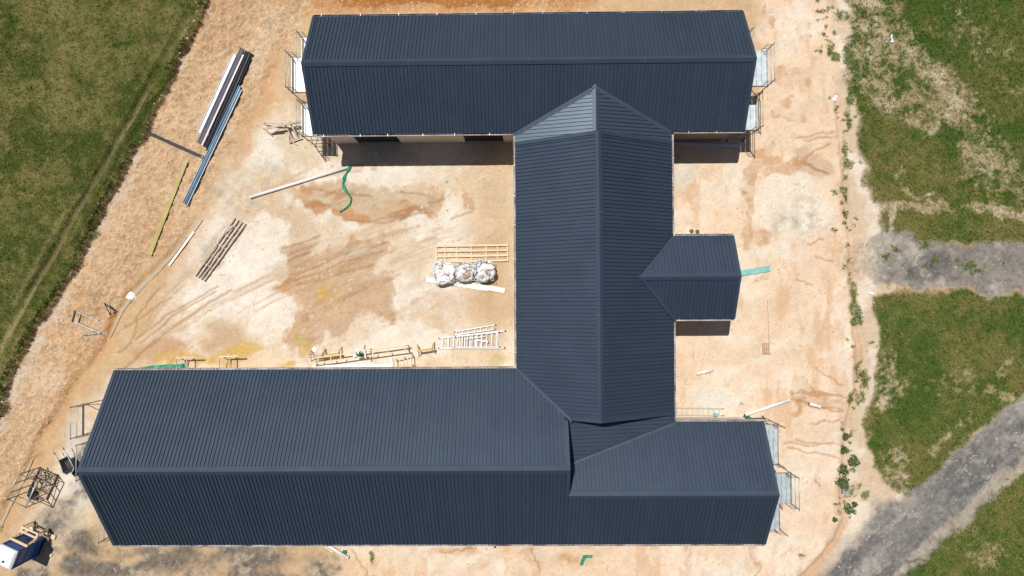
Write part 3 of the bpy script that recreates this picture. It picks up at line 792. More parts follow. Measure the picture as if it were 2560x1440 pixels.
const = lambda k: (lambda s: k)
CW = 0.175
def half(roof, tri):
    return sheet('roof_underlay', roof, tri)

# ---- north wing
north = thing('building_wing', 'long dark gabled wing at the top with two black garage doors in its cream wall', 'building', (0.45, 12.27, 0))
rf = tag(MB().add([(T_x0 + .02, T_s + .02, HE - .06), (T_x1 - .02, T_s + .02, HE - .06), (T_x1 - .02, T_m, T_h - .06), (T_x0 + .02, T_m, T_h - .06), (T_x0 + .02, T_n - .02, HE - .06), (T_x1 - .02, T_n - .02, HE - .06)], [(0, 1, 2, 3), (3, 2, 5, 4)]).build('roof', UNDER, north))
slope(rf, (T_x0, T_s, HE), (1, 0, 0), (0, 1, sT), 0.12, T_x1 - T_x0 - 0.12, const(0), const(T_m - T_s))
slope(rf, (T_x0, T_n, HE), (1, 0, 0), (0, -1, sT), 0.12, T_x1 - T_x0 - 0.12, const(0), const(T_n - T_m))
cap('ridge_cap', rf, (T_x0, T_m, T_h), (T_x1, T_m, T_h), [(0, CW, -CW * sT), (0, -CW, -CW * sT)])
for x, s in ((T_x0, 1), (T_x1, -1)):
    for y in (T_n, T_s):
        barge(rf, (x, y, HE), (x, T_m, T_h), (s * 0.17, 0, 0), (-s * 0.012, 0, 0))
gutter(north, (T_x0, T_s, HE), (C_w - .14, T_s, HE), (0, -1, 0)); gutter(north, (C_e + .14, T_s, HE), (T_x1, T_s, HE), (0, -1, 0)); gutter(north, (T_x0, T_n, HE), (T_x1, T_n, HE), (0, 1, 0), 2.0)
wy, wx0, wx1, wn = 9.33, -10.80, 11.83, 15.15
WZ = HE - 0.10
doors = [(-9.47, -6.96), (-3.20, -0.94)]
xs = [wx0, doors[0][0], doors[0][1], doors[1][0], doors[1][1], C_w + .3]
for i in (0, 2, 4):
    quadwall(north, [(xs[i], wy, 0), (xs[i + 1], wy, 0), (xs[i + 1], wy, WZ), (xs[i], wy, WZ)], CREAM)
for a, b in doors:
    d_ = quadwall(north, [(a - .002, wy + .10, 0), (b + .002, wy + .10, 0), (b + .002, wy + .10, WZ - .3), (a - .002, wy + .10, WZ - .3)], DOOR, 'garage_door')
    quadwall(north, [(a + .002, wy, WZ - .3), (b - .002, wy, WZ - .3), (b - .002, wy, WZ), (a + .002, wy, WZ)], DOOR, 'door_lintel')
    for k in range(5):
        MB().box(((a + b) / 2, wy + .085, .3 + k * .56), b - a - .06, .03, .5).build('door_section', DOOR, d_)
tag(quadwall(north, [(C_e - .3, wy, 0), (wx1, wy, 0), (wx1, wy, WZ), (C_e - .3, wy, WZ)], CLAD), 'brown timber-clad stretch of wall')
quadwall(north, [(wx1, wn, 0), (wx0, wn, 0), (wx0, wn, WZ), (wx1, wn, WZ)], CREAM)
for x, s in ((wx0, 1), (wx1, -1)):
    pts = [(x, wn, 0), (x, wy + .13, 0), (x, wy + .13, WZ), (x, T_m, T_h - .25), (x, wn, WZ)]
    quadwall(north, pts if s > 0 else pts[::-1], CREAM, 'gable_wall')

# ---- central wing with its low link to the north wing
cen = thing('building_wing', 'central dark gabled wing joining the north and south wings, roof ribs running crosswise', 'building', (3.97, 1.2, 0))
rf = MB().add([(C_w + .02, C_S + .03, HE - .06), (C_m, C_S + .03, C_h - .06), (C_m, C_N - .03, C_h - .06), (C_w + .02, C_N - .03, HE - .06), (C_e - .02, C_S + .03, HE - .06), (C_e - .02, C_N - .03, HE - .06)], [(0, 1, 2, 3), (1, 4, 5, 2)]).build('roof', UNDER, cen)
slope(rf, (C_w, C_S, HE), (0, 1, 0), (1, 0, sC), 0.12, C_N - C_S - .12, lambda s: max(0, (B_n - (C_S + s)) * sB / sC), const(C_m - C_w), flip=True)
slope(rf, (C_e, C_S, HE), (0, 1, 0), (-1, 0, sC), 0.12, C_N - C_S - .12, lambda s: max(0, min(E_n - (C_S + s), (C_S + s) - E_s) * sE / sC), const(C_e - C_m), flip=True)
cap('ridge_cap', rf, (C_m, C_S, C_h), (C_m, C_N, C_h), [(CW, 0, -CW * sC), (-CW, 0, -CW * sC)])
vx = C_w + (B_n - C_S) * sB / sC
for x, xb in ((C_w, vx), (C_e, C_e)):
    barge(rf, (x, C_N, HE), (C_m, C_N, C_h), (0, -.18, 0), (0, .012, 0), .25)
    barge(rf, (xb, C_S, HE + (xb - C_w) * sC if x == C_w else HE), (C_m, C_S, C_h), (0, .20, 0), (0, -.012, 0), .12)
quadwall(rf, [(vx, C_S + .10, 4.3), (C_e - .05, C_S + .10, HE - .1), (C_m, C_S + .10, C_h - .08), (vx, C_S + .10, HE + (vx - C_w) * sC - .08)], DOOR, 'gable_wall')
quadwall(rf, [(C_e - .05, C_N - .10, HE - .1), (C_w + .05, C_N - .10, HE - .1), (C_m, C_N - .10, C_h - .08)], DOOR, 'gable_wall')
# valley with the south wing
va, vb = Vector((C_w, B_n, HE)), Vector((vx, C_S, HE + (vx - C_w) * sC))
cap('valley_flashing', rf, va, vb, [(.10, 0, .10 * sC), (0, -.10, .10 * sB)], h=.052, lip=.02)
lk = MB().add([(C_w + .02, C_N, HE - .05), (C_m, C_N, L_h - .05), (C_m, L_y, L_h - .05), (C_w + .02, T_s, HE - .05), (C_e - .02, C_N, HE - .05), (C_e - .02, T_s, HE - .05)], [(0, 1, 2, 3), (1, 4, 5, 2)]).build('link_roof', UNDER, cen)
tag(lk, 'low link roof running into the north wing')
vf = lambda s: max(0.0, (C_N - .6 + s - T_s) * sT / sL + .04)
slope(lk, (C_w, C_N - .6, HE), (0, 1, 0), (1, 0, sL), 0.0, L_y - C_N + .6, vf, const(C_m - C_w), flip=True)
slope(lk, (C_e, C_N - .6, HE), (0, 1, 0), (-1, 0, sL), 0.0, L_y - C_N + .6, vf, const(C_e - C_m), flip=True)
cap('ridge_cap', lk, (C_m, C_N + .02, L_h), (C_m, L_y + .12, L_h), [(CW * .9, 0, -CW * .9 * sL), (-CW * .9, 0, -CW * .9 * sL)])
for x, s in ((C_w, 1), (C_e, -1)):
    a, b = Vector((x, T_s - .05, HE)), Vector((C_m, L_y, L_h))
    cap('valley_flashing', lk, a, b, [(s * .16, -.16 * .33 * 0 - .10, 0), (-s * .01, .05, .02)], h=.058, lip=.02)
gutter(cen, (C_w, B_n + .02, HE), (C_w, T_s - .14, HE), (-1, 0, 0)); gutter(cen, (C_e, E_n + .15, HE), (C_e, T_s - .14, HE), (1, 0, 0)); gutter(cen, (C_e, C_S - .3, HE), (C_e, E_s - .15, HE), (1, 0, 0))
quadwall(cen, [(C_w + .3, T_s + .25, 0), (C_w + .3, B_n - .3, 0), (C_w + .3, B_n - .3, WZ), (C_w + .3, T_s + .25, WZ)], CREAM)
quadwall(cen, [(C_e - .3, R_n - .35, 0), (C_e - .3, T_s + .25, 0), (C_e - .3, T_s + .25, WZ), (C_e - .3, R_n - .35, WZ)], CREAM)

# ---- east porch wing
por = thing('building_wing', 'small dark gabled porch wing projecting to the right from the central wing', 'building', (9.8, 1.19, 0))
xa = C_e - (E_h - HE) / sC
rf = MB().add([(C_e, E_s + .02, HE - .06), (E_x1 - .02, E_s + .02, HE - .06), (E_x1 - .02, E_m, E_h - .06), (xa, E_m, E_h - .06), (C_e, E_n - .02, HE - .06), (E_x1 - .02, E_n - .02, HE - .06)], [(0, 1, 2, 3), (3, 2, 5, 4)]).build('roof', UNDER, por)
vv = lambda s: max(0.0, (C_e - (xa + s)) * sC / sE + .02)
slope(rf, (xa, E_s, HE), (1, 0, 0), (0, 1, sE), 0.05, E_x1 - xa - .12, vv, const(E_m - E_s))
slope(rf, (xa, E_n, HE), (1, 0, 0), (0, -1, sE), 0.05, E_x1 - xa - .12, vv, const(E_n - E_m))
cap('ridge_cap', rf, (xa - .08, E_m, E_h), (E_x1, E_m, E_h), [(0, .18, -.18 * sE), (0, -.18, -.18 * sE)])
for y, s in ((E_n, -1), (E_s, 1)):
    barge(rf, (E_x1, y, HE), (E_x1, E_m, E_h), (-.17, 0, 0), (.012, 0, 0))
    cap('valley_flashing', rf, (C_e, y, HE), (xa, E_m, E_h), [(.13, s * .02, .0), (-.02, -s * .05, .02)], h=.055, lip=.02)
    gutter(por, (C_e + .14, y, HE), (E_x1, y, HE), (0, -s, 0), 1.1)
quadwall(por, [(E_x1 - .3, E_s + .3, 0), (E_x1 - .3, E_n - .3, 0), (E_x1 - .3, E_n - .3, WZ), (E_x1 - .3, E_m, E_h - .25), (E_x1 - .3, E_s + .3, WZ)], CREAM, 'gable_wall')
quadwall(por, [(C_e - .3, E_s + .3, 0), (E_x1 - .42, E_s + .3, 0), (E_x1 - .42, E_s + .3, WZ), (C_e - .3, E_s + .3, WZ)], CREAM)
quadwall(por, [(E_x1 - .42, E_n - .3, 0), (C_e - .3, E_n - .3, 0), (C_e - .3, E_n - .3, WZ), (E_x1 - .42, E_n - .3, WZ)], CREAM)

# ---- south-west wing
sw = thing('building_wing', 'longest dark gabled wing at the bottom left with the highest ridge', 'building', (-9.8, -8.3, 0))
rf = MB().add([(B_x0 + .02, B_s + .02, HE - .06), (B_x1, B_s + .02, HE - .06), (B_x1 - .02, B_m, B_h - .06), (B_x0 + .02, B_m, B_h - .06), (B_x0 + .02, B_n - .02, HE - .06), (C_w, B_n - .02, HE - .06), (B_x1 - .02, C_S, 4.85)], [(0, 1, 2, 3), (3, 2, 6, 5, 4)]).build('roof', UNDER, sw)
slope(rf, (B_x0, B_s, HE), (1, 0, 0), (0, 1, sB), .14, B_x1 - B_x0, const(0), const(B_m - B_s))
slope(rf, (B_x0, B_n, HE), (1, 0, 0), (0, -1, sB), .14, B_x1 - B_x0 - .14, lambda s: max(0.0, (B_x0 + s - C_w) * sC / sB), const(B_n - B_m))
cap('ridge_cap', rf, (B_x0, B_m, B_h), (B_x1, B_m, B_h), [(0, .22, -.22 * sB), (0, -.20, -.20 * sB)])
barge(rf, (B_x0, B_n, HE), (B_x0, B_m, B_h), (.17, 0, 0), (-.012, 0, 0)); barge(rf, (B_x0, B_s, HE), (B_x0, B_m, B_h), (.19, 0, 0), (-.012, 0, 0))
barge(rf, (B_x1, C_S, HE + sB * (B_n - C_S)), (B_x1, B_m, B_h), (-.19, 0, 0), (.012, 0, 0), .15)
barge(rf, (B_x1, R_y + .1, R_h + .1 * sB), (B_x1, B_m, B_h), (-.15, 0, 0), (.012, 0, 0), .15)
quadwall(rf, [(B_x1 - .08, C_S, 4.3), (B_x1 - .08, C_S, HE + sB * (B_n - C_S) - .08), (B_x1 - .08, B_m, B_h - .1), (B_x1 - .08, R_y, R_h - .1), (B_x1 - .08, R_y, 4.3)][::-1], DOOR, 'gable_wall')
gutter(sw, (B_x0, B_s, HE), (B_x1 - .01, B_s, HE), (0, -1, 0), 1.0); gutter(sw, (B_x0, B_n, HE), (C_w - .14, B_n, HE), (0, 1, 0), 1.0)
quadwall(sw, [(B_x0 + .4, B_s + .3, 0), (B_x1, B_s + .3, 0), (B_x1, B_s + .3, WZ), (B_x0 + .4, B_s + .3, WZ)], CREAM)
quadwall(sw, [(C_w + .3, B_n - .3, 0), (B_x0 + .4, B_n - .3, 0), (B_x0 + .4, B_n - .3, WZ), (C_w + .3, B_n - .3, WZ)], CREAM)
quadwall(sw, [(B_x0 + .4, B_n - .42, 0), (B_x0 + .4, B_s + .42, 0), (B_x0 + .4, B_s + .42, WZ), (B_x0 + .4, B_m, B_h - .3), (B_x0 + .4, B_n - .42, WZ)], CREAM, 'gable_wall')

# ---- south-east wing
se = thing('building_wing', 'lower dark gabled wing at the bottom right with scaffold at its end', 'building', (7.6, -9.8, 0))
rf = MB().add([(B_x1, B_s + .02, HE - .06), (R_x1 - .02, B_s + .02, HE - .06), (R_x1 - .02, R_y, R_h - .06), (B_x1, R_y, R_h - .06), (B_x1, R_n - (C_e - B_x1) * sD / sR, HE + (C_e - B_x1) * sD - .06), (C_e, R_n - .02, HE - .06), (R_x1 - .02, R_n - .02, HE - .06)], [(0, 1, 2, 3), (3, 2, 6, 5, 4)]).build('roof', UNDER, se)
slope(rf, (B_x1, B_s, HE), (1, 0, 0), (0, 1, sB), .0, R_x1 - B_x1 - .14, const(0), const(R_y - B_s))
slope(rf, (B_x1, R_n, HE), (1, 0, 0), (0, -1, sR), .02, R_x1 - B_x1 - .14, lambda s: max(0.0, (C_e - (B_x1 + s)) * sD / sR), const(R_n - R_y))
cap('ridge_cap', rf, (B_x1 - .02, R_y, R_h), (R_x1, R_y, R_h), [(0, .22, -.22 * sR), (0, -.16, -.16 * sB)])
barge(rf, (R_x1, R_n, HE), (R_x1, R_y, R_h), (-.18, 0, 0), (.012, 0, 0)); barge(rf, (R_x1, B_s, HE), (R_x1, R_y, R_h), (-.18, 0, 0), (.012, 0, 0))
gutter(se, (B_x1 + .01, B_s, HE), (R_x1, B_s, HE), (0, -1, 0), 1.0); gutter(se, (C_e + .14, R_n, HE), (R_x1, R_n, HE), (0, 1, 0), 1.2)
lw = MB().add([(B_x1, C_S + .3, HE + (C_e - B_x1) * sD - .05), (B_x1, R_n - (C_e - B_x1) * sD / sR, HE + (C_e - B_x1) * sD - .05), (C_e - .02, R_n, HE - .05), (C_e - .02, C_S + .3, HE - .05)], [(0, 1, 2, 3)]).build('low_roof', UNDER, se)
tag(lw, 'low sunken roof plane in the corner between three gables')
y0_ = R_n - (C_e - B_x1) * sD / sR
slope(lw, (C_e, y0_, HE), (0, 1, 0), (-1, 0, sD), .0, C_S + .3 - y0_, lambda s: max(0.0, (R_n - (y0_ + s)) * sR / sD), const(C_e - B_x1), flip=True)
cap('valley_flashing', rf, (C_e, R_n, HE), (B_x1 + .1, R_n - (C_e - B_x1 - .1) * sD / sR, HE + (C_e - B_x1 - .1) * sD), [(.02, -.13, .13 * sR), (0, .04, .03)], h=.05, lip=.02)
quadwall(se, [(B_x1, B_s + .3, 0), (R_x1 - .4, B_s + .3, 0), (R_x1 - .4, B_s + .3, WZ), (B_x1, B_s + .3, WZ)], CREAM)
quadwall(se, [(R_x1 - .4, R_n - .35, 0), (C_e - .3, R_n - .35, 0), (C_e - .3, R_n - .35, WZ), (R_x1 - .4, R_n - .35, WZ)], CREAM)
quadwall(se, [(R_x1 - .4, B_s + .42, 0), (R_x1 - .4, R_n - .47, 0), (R_x1 - .4, R_n - .47, WZ), (R_x1 - .4, R_y, R_h - .3), (R_x1 - .4, B_s + .42, WZ)], CREAM, 'gable_wall')

# ------------------------------------------------------------------ scaffolds at the gable ends
def scaffold(label, x0, x1, y0, y1, zd, deckm, outer, deck=True, ladder=None, rails=True):
    """tube scaffold bay; outer = +1/-1 side on which the guard rails stand"""
    t = thing('scaffold', label, 'scaffold', ((x0 + x1) / 2, (y0 + y1) / 2, 0), 'scaffolds at the gable ends')
    zt = zd + 1.05
    xo = x1 if outer > 0 else x0
    xi = x0 if outer > 0 else x1
    for x in (x0, x1):
        for y in (y0, y1):
            top = zt if x == xo else zd + 0.02
            zb = gz(x, y)
            s_ = MB().tube((x, y, zb), (x, y, top), 0.026).build('standard', TUBE, t, True)
            MB().box((x, y, zb + .01), .16, .16, .02).build('base_plate', TUBE, s_)
    for y in (y0, y1):
        for z in (zd - .10, 0.35, zd * .55):
            MB().tube((x0 - .06, y, z), (x1 + .06, y, z), 0.022).build('transom', TUBE, t, True)
        for k in range(3):                                   # ladder rungs of the end frame
            z = zd + .25 + k * .28
            MB().tube((xo, y, z), (xo - outer * .30, y, z), 0.014).build('end_rung', TUBE, t, True)
        MB().tube((xo - outer * .30, y, zd), (xo - outer * .30, y, zd + .85), 0.016).build('end_post', TUBE, t, True)
    for x in (x0, x1):
        MB().tube((x, y0 - .06, zd - .06), (x, y1 + .06, zd - .06), 0.022).build('ledger', TUBE, t, True)
    if rails:
        for z in (zd + .52, zt - .04):
            MB().tube((xo, y0 - .08, z), (xo, y1 + .08, z), 0.021).build('guard_rail', GALV, t, True)
        MB().box((xo - outer * .035, (y0 + y1) / 2, zd + .09), .02, y1 - y0 - .06, .15).build('toe_board', deckm, t)
    MB().tube((xo, y0, .3), (xo, y1, zd - .2), 0.02).build('brace', TUBE, t, True)
    if deck:
        n = max(2, int(round((x1 - x0 - .1) / .235))); w = (x1 - x0 - .10) / n
        for i in range(n):
            m = MB(); cx = x0 + .05 + w * (i + .5)
            m.box((cx, (y0 + y1) / 2, zd), w - .018, y1 - y0 - .04, .035)
            for q in (-1, 1):
                m.box((cx + q * (w / 2 - .018), (y0 + y1) / 2, zd + .022), .014, y1 - y0 - .04, .012)
            m.build('deck_plank', deckm, t)
    return t
scaffold('tall scaffold bay with pale deck at the left end of the north wing ridge', -12.05, -11.23, 11.12, 12.95, 4.15, DECKW, -1)
scaffold('low scaffold bay with pale deck at the lower left corner of the north wing', -12.12, -11.22, 9.25, 11.02, 2.25, DECKW, -1)
scaffold('low scaffold bay at the upper left corner of the north wing', -12.12, -11.22, 13.06, 14.75, 2.25, DECKW, -1)
scaffold('tall galvanised scaffold bay at the right end of the north wing ridge', 12.13, 13.05, 11.2, 13.08, 4.15, GALV, 1)
scaffold('low galvanised scaffold bay at the lower right corner of the north wing', 12.13, 13.05, 9.3, 11.1, 2.4, GALV, 1)
scaffold('bare scaffold frame without deck at the upper right corner of the north wing', 12.05, 12.62, 13.3, 14.6, 2.4, GALV, 1, deck=False)
scaffold('low galvanised scaffold bay at the upper right corner of the south-east wing', 12.98, 14.02, -9.0, -6.85, 2.4, GALV, 1, rails=False)
scaffold('tall galvanised scaffold bay at the right end of the south-east wing ridge', 12.98, 14.02, -10.66, -8.75 - .33, 4.1, GALV, 1)
scaffold('low galvanised scaffold bay at the lower right corner of the south-east wing', 12.98, 14.05, -12.55, -10.78, 2.4, GALV, 1, rails=False)
scaffold('scaffold bay with bare tubes at the upper left corner of the south-west wing', -23.15, -22.15, -6.95, -5.35, 4.1, DECKW, -1, deck=False)
scaffold('scaffold bay beside the wheelbarrow at the left end of the south-west wing ridge', -22.85, -22.2, -9.1, -7.3, 4.1, DECKW, -1)
scaffold('scaffold bay with bare tubes at the lower left corner of the south-west wing', -22.8, -22.15, -12.9, -11.45, 2.3, DECKW, -1)

# ------------------------------------------------------------------ long building materials
def ends(p1, p2, h0):
    a, b = G(*p1), G(*p2)
    zs = max(gz(a.x + (b.x - a.x) * k / 8, a.y + (b.y - a.y) * k / 8) for k in range(9)) * .8
    a.z = b.z = zs + h0
    return a, b
def board(name, label, cat, p1, p2, w, h, m, z0=0.0, group=None, dz=0.0, bevel=0.004):
    a, b = ends(p1, p2, z0 + h / 2); b.z += dz
    o = MB().beam(a, b, w, h).build(name, m, None, bevel=bevel)
    return tag(o, label, cat, group)
def channel(name, label, cat, p1, p2, w, h, m, z0=0.0, lipm=None, group=None, ribs=()):
    """folded metal: flat pan with raised lips (and ribs)"""
    a, b = ends(p1, p2, z0)
    d = (b - a).normalized(); side = d.cross(Vector((0, 0, 1)))
    t = thing(name, label, cat, (a + b) / 2, group)
    MB().beam(a + Vector((0, 0, .012)), b + Vector((0, 0, .012)), w, .024).build('pan', m, t)
    for k, q in enumerate((-1, 1)):
        o_ = side * (q * (w / 2 - .012)) + Vector((0, 0, h / 2 + .012))
        MB().beam(a + o_, b + o_, .024, h + .024).build('lip', (lipm or m) if q < 0 else m, t)
    for r in ribs:
        o_ = side * (r * w) + Vector((0, 0, .035))
        MB().beam(a + o_, b + o_, .02, .03).build('rib', m, t)
    return t
GF = 'folded flashings stacked on the clay bank'
PALE = mat('pale_zinc_face', (0.42, 0.45, 0.51), rough=0.4, metal=0.1, var=0.06)
VIOL = mat('grey_violet_sheet', (0.12, 0.12, 0.16), rough=0.6, metal=0.0, var=0.15, scale=2, spec=0.25)
PINKF = mat('pinkish_film', (0.70, 0.62, 0.64), rough=0.4, var=0.08)
BLK = mat('black_sheet', (0.022, 0.025, 0.033), rough=0.65, var=0.15, scale=2, spec=0.2)
channel('roof_flashing', 'wide pale grey flashing with dark lip, outermost left of the stack', 'flashing', (588, 137), (500, 333), .26, .05, PALE, .0, BLK, GF)
channel('roof_flashing', 'grey violet ribbed flashing next to the pale one in the stack', 'flashing', (607, 122), (500, 359), .24, .04, VIOL, .03, None, GF, (-.15, .2))
channel('roof_flashing', 'narrow pinkish white flashing lying in the middle of the stack', 'flashing', (611, 139), (508, 364), .09, .02, PINKF, .08, None, GF)
channel('roof_flashing', 'black flashing right beside the pinkish one in the stack', 'flashing', (619, 129), (514, 369), .16, .05, BLK, .03, None, GF)
channel('roof_flashing', 'black flashing with thin grey lip, second from the right of the stack', 'flashing', (626, 132), (519, 378), .16, .05, BLK, .06, VIOL, GF)
channel('roof_flashing', 'outermost right black flashing of the stack beside the blue channels', 'flashing', (632, 136), (523, 384), .13, .07, BLK, .05, None, GF)
channel('steel_channel', 'long blue steel channel lying closest to the black flashings', 'channel', (602, 217), (463, 509), .13, .07, BLUEP, .04, None, 'blue steel channels')
channel('steel_channel', 'long blue steel channel with pale edge lying outermost right', 'channel', (605, 226), (469, 514), .13, .08, BLUEP, .03, PALE, 'blue steel channels')
t = channel('steel_beam', 'dark steel beam lying across the clay bank, its end at the blue channels', 'beam', (376, 334), (512, 395), .17, .09, DARKST, .02)
board('timber_plank', 'yellow green treated plank lying on the clay bank near the drain', 'plank', (466, 404), (376, 638), .25, .05, YELW, .03)
board('trim_board', 'white trim board lying along the muddy drain', 'board', (487, 580), (424, 664), .12, .04, PVC, .04)
board('timber_batten', 'thin dark batten poking out beyond the white trim board', 'batten', (508, 550), (484, 583), .05, .03, GREYW, .02)
# white downpipe with green film
def pipe(name, label, p1, p2, r, m=PVC, z0=0.0, cat='pipe', group=None):
    a, b = ends(p1, p2, z0 + r)
    t = thing(name, label, cat, (a + b) / 2, group)
    d = (b - a).normalized()
    MB().tube(a, b, r, 14).build('pipe_body', m, t, True)
    MB().tube(a - d * .002, a + d * .07, r * 1.15, 14).build('collar', m, t, True)
    MB().tube(b - d * .004, b + d * .003, r * .8, 14).build('bore', RUBBER, t, True)
    return t
pipe('drain_pipe', 'long white drain pipe across the yard with green film at its end', (626, 494), (872, 419), .085)
pipe('drain_pipe', 'white drain pipe lying at an angle near the south-east wing', (1972, 999), (1862, 1037), .085)
pipe('drain_pipe', 'short white pipe offcut lying across the erosion gullies', (2048, 1016), (2020, 1008), .10)
pipe('drain_pipe', 'white pipe length lying on the pale sand right of the central wing', (1741, 934), (1782, 924), .085)
pipe('drain_pipe', 'white pipe sticking out from under the bottom gutter', (872, 1393), (800, 1350), .085)
def ribbon(name, label, pts, ws, m, cat='film', z0=.04):
    mb = MB(); vs = []; n = len(pts)
    P3 = [G(*p, z0) for p in pts]
    for i, (p, w) in enumerate(zip(P3, ws)):
        d = (P3[min(i + 1, n - 1)] - P3[max(i - 1, 0)]); d.z = 0; d.normalize(); s = Vector((-d.y, d.x, 0))
        for k, q in enumerate((-1, -.4, .1, .6, 1)):
            vs.append(p + s * (q * w / 2) + Vector((0, 0, random.uniform(0, .07) if k in (1, 2, 3) else 0)))
    fs = [(5 * i + k, 5 * i + k + 1, 5 * i + k + 6, 5 * i + k + 5) for i in range(n - 1) for k in range(4)]
    mb.add(vs, fs)
    o = mb.build(name, m, None)
    so = o.modifiers.new('thickness', 'SOLIDIFY'); so.thickness = .008
    return tag(o, label, cat)
pts = dense([(876, 416), (870, 428), (861, 444), (858, 460), (863, 475), (872, 486), (879, 497), (876, 510), (866, 520), (850, 530)], 30)
ribbon('plastic_film', 'crumpled green plastic film trailing from the long white pipe', pts, [.07 + .13 * abs(math.sin(i * .55 + 1)) * (1 if i < 16 else .3) for i in range(30)], GREENF)
ribbon('plastic_film', 'green plastic film lying along the upper eave of the south-west wing', dense([(352, 921), (400, 918), (440, 917), (468, 914)], 14), [.1, .14, .2, .24, .26, .28, .28, .3, .3, .28, .3, .3, .3, .28], GREENF)
ribbon('plastic_film', 'dark green film bent over the end of the angled white pipe', dense([(1858, 1038), (1868, 1043), (1878, 1050), (1880, 1056)], 10), [.2, .22, .24, .25, .26, .26, .26, .26, .25, .24], mat('dark_green_film', (0.02, 0.13, 0.075), rough=.5, var=.3, bump=.5, bscale=14))
ribbon('plastic_film', 'L-shaped scrap of green film below the bottom eave, upright part', dense([(1461, 1390), (1457, 1400), (1453, 1412)], 7), [.18, .2, .2, .18, .2, .18, .16], GREENF)
ribbon('plastic_film', 'short horizontal scrap of green film below the bottom eave', dense([(1458, 1390), (1468, 1390), (1480, 1391)], 7), [.16, .16, .15, .17, .16, .15, .14], GREENF, z0=.06)
board('timber_plank', 'teal painted plank poking out beyond the porch gable', 'plank', (1834, 686), (1924, 671), .34, .05, TEAL, .02)
board('steel_beam', 'pale steel beam lying in the shadow of the north wing', 'beam', (1660, 359), (1844, 366), .16, .12, mat('pale_beam', (0.5, .52, .58), rough=.4, metal=.2), .03)
for i, (p, lab, rz) in enumerate([((1728, 578), 'brown paving block left of its twin above the porch gutter', .6), ((1743, 579), 'brown paving block right of its twin above the porch gutter', .15)]):
    g = G(*p)
    tag(MB().box((g.x, g.y, g.z + .05), .2, .2, .1, rz).build('paving_block', PAVER, None, bevel=.012), lab, 'block', 'brown paving blocks')
g = G(1237, 1364); tag(MB().box((g.x, g.y, g.z + .08), .11, .18, .16).build('rubber_block', RUBBER, None, bevel=.02), 'small black block lying below the bottom gutter', 'block')
# timber lattices
def lattice_frame(label, corners, nl, cross, m, z0=.02, w=.095, h=.06):
    c4 = [G(*c) for c in corners]; zz = max(c.z for c in c4) * .7 + z0
    for c in c4: c.z = zz
    t = thing('timber_lattice', label, 'timber frame', sum(c4, Vector()) / 4)
    for i in range(nl):
        k = i / (nl - 1)
        MB().beam(c4[0].lerp(c4[3], k) + Vector((0, 0, h * 1.5)), c4[1].lerp(c4[2], k) + Vector((0, 0, h * 1.5)), w, h).build('long_rail', m, t, bevel=.004)
    for k in cross:
        MB().beam(c4[0].lerp(c4[1], k) + Vector((0, 0, h / 2)), c4[3].lerp(c4[2], k) + Vector((0, 0, h / 2)), w * (.95 if k in (0, 1) else .8), h).build('cross_piece', m, t, bevel=.004)
    return t
lattice_frame('pale new pine lattice frame lying above the three bulk bags', [(1091, 616), (1271, 613), (1271, 651), (1091, 655)], 4, (0.005, .125, .29, .49, .69, .85, .99), PINE, w=.115)
t = lattice_frame('grey weathered timber lattice frame lying diagonally in the yard', [(590, 545), (490, 690), (512, 703), (616, 560)], 4, (.01, .12, .28, .45, .62, .78, .98), PINKW, h=.06, w=.075)
board('timber_board', 'short board lying loose on top of the diagonal lattice frame', 'board', (585, 566), (566, 582), .14, .03, PINKW, .16)
board('panel_board', 'pale board tilted right end, upper of two under the bulk bags', 'board', (1066, 699), (1220, 722), .28, .03, mat('cream_board', (.74, .71, .62), rough=.6, var=.04), .02, 'pale boards')
board('panel_board', 'pale board reaching further right, lower of two under the bulk bags', 'board', (1160, 708), (1262, 727), .30, .03, MATS['cream_board'], .055, 'pale boards')
# ladders
def ladder(label, s1, s2, n, z0, sw=.075, rw=.06, h=.07, first=.05, last=.95, m=ALU, group='ladders piled by the central wing'):
    a, b, c, d = G(*s1[0]), G(*s1[1]), G(*s2[0]), G(*s2[1])
    zz = max(q.z for q in (a, b, c, d)) * .6 + z0 + h / 2
    for q in (a, b, c, d): q.z = zz
    t = thing('ladder', label, 'ladder', (a + b + c + d) / 4, group)
    for p, q in ((a, b), (c, d)):
        st = MB().beam(p, q, sw, h).build('stile', m, t, bevel=.006)
        for e, f in ((p, q), (q, p)):
            MB().beam(e, e + (e - f).normalized() * .06, sw * .9, h * .8).build('foot', RUBBER, st)
    for i in range(n):
        k = first + (last - first) * i / (n - 1)
        MB().beam(a.lerp(b, k), c.lerp(d, k), rw, .03).build('rung', m, t)
    return t
ladder('wide aluminium ladder at the bottom of the ladder pile', [(1099, 870), (1260, 870)], [(1099, 845), (1262, 827)], 11, .03, .09, .075, last=.9)
ladder('aluminium ladder section lying on top of the wide ladder', [(1137, 868), (1248, 867)], [(1140, 841), (1247, 830)], 9, .12, .07, .06)
ladder('narrow aluminium step ladder lying along the upper edge of the pile', [(1137, 837), (1236, 823)], [(1138, 829), (1238, 812)], 7, .05, .07, .05)
board('metal_bracket', 'pale metal bracket lying on the ladder rungs', 'bracket', (1190, 849), (1221, 854), .11, .03, ALU, .2)
board('metal_bar', 'thin grey bar lying across the ladder rungs', 'bar', (1162, 848), (1212, 841), .05, .03, GALV, .2)
ladder('long aluminium ladder lying on the ground above the south-east wing', [(1672, 1019), (1806, 1021)], [(1672, 1036), (1806, 1038)], 10, .06, .05, .045, last=.93, group=None)
a = G(1690, 1044); b = G(1866, 1046)
board('sheet_board', 'grey board leaning flat beside the upper eave of the south-east wing', 'board', (1692, 1049), (1872, 1050), .36, .03, mat('grey_board', (.42, .40, .38), rough=.8, var=.12), .02)
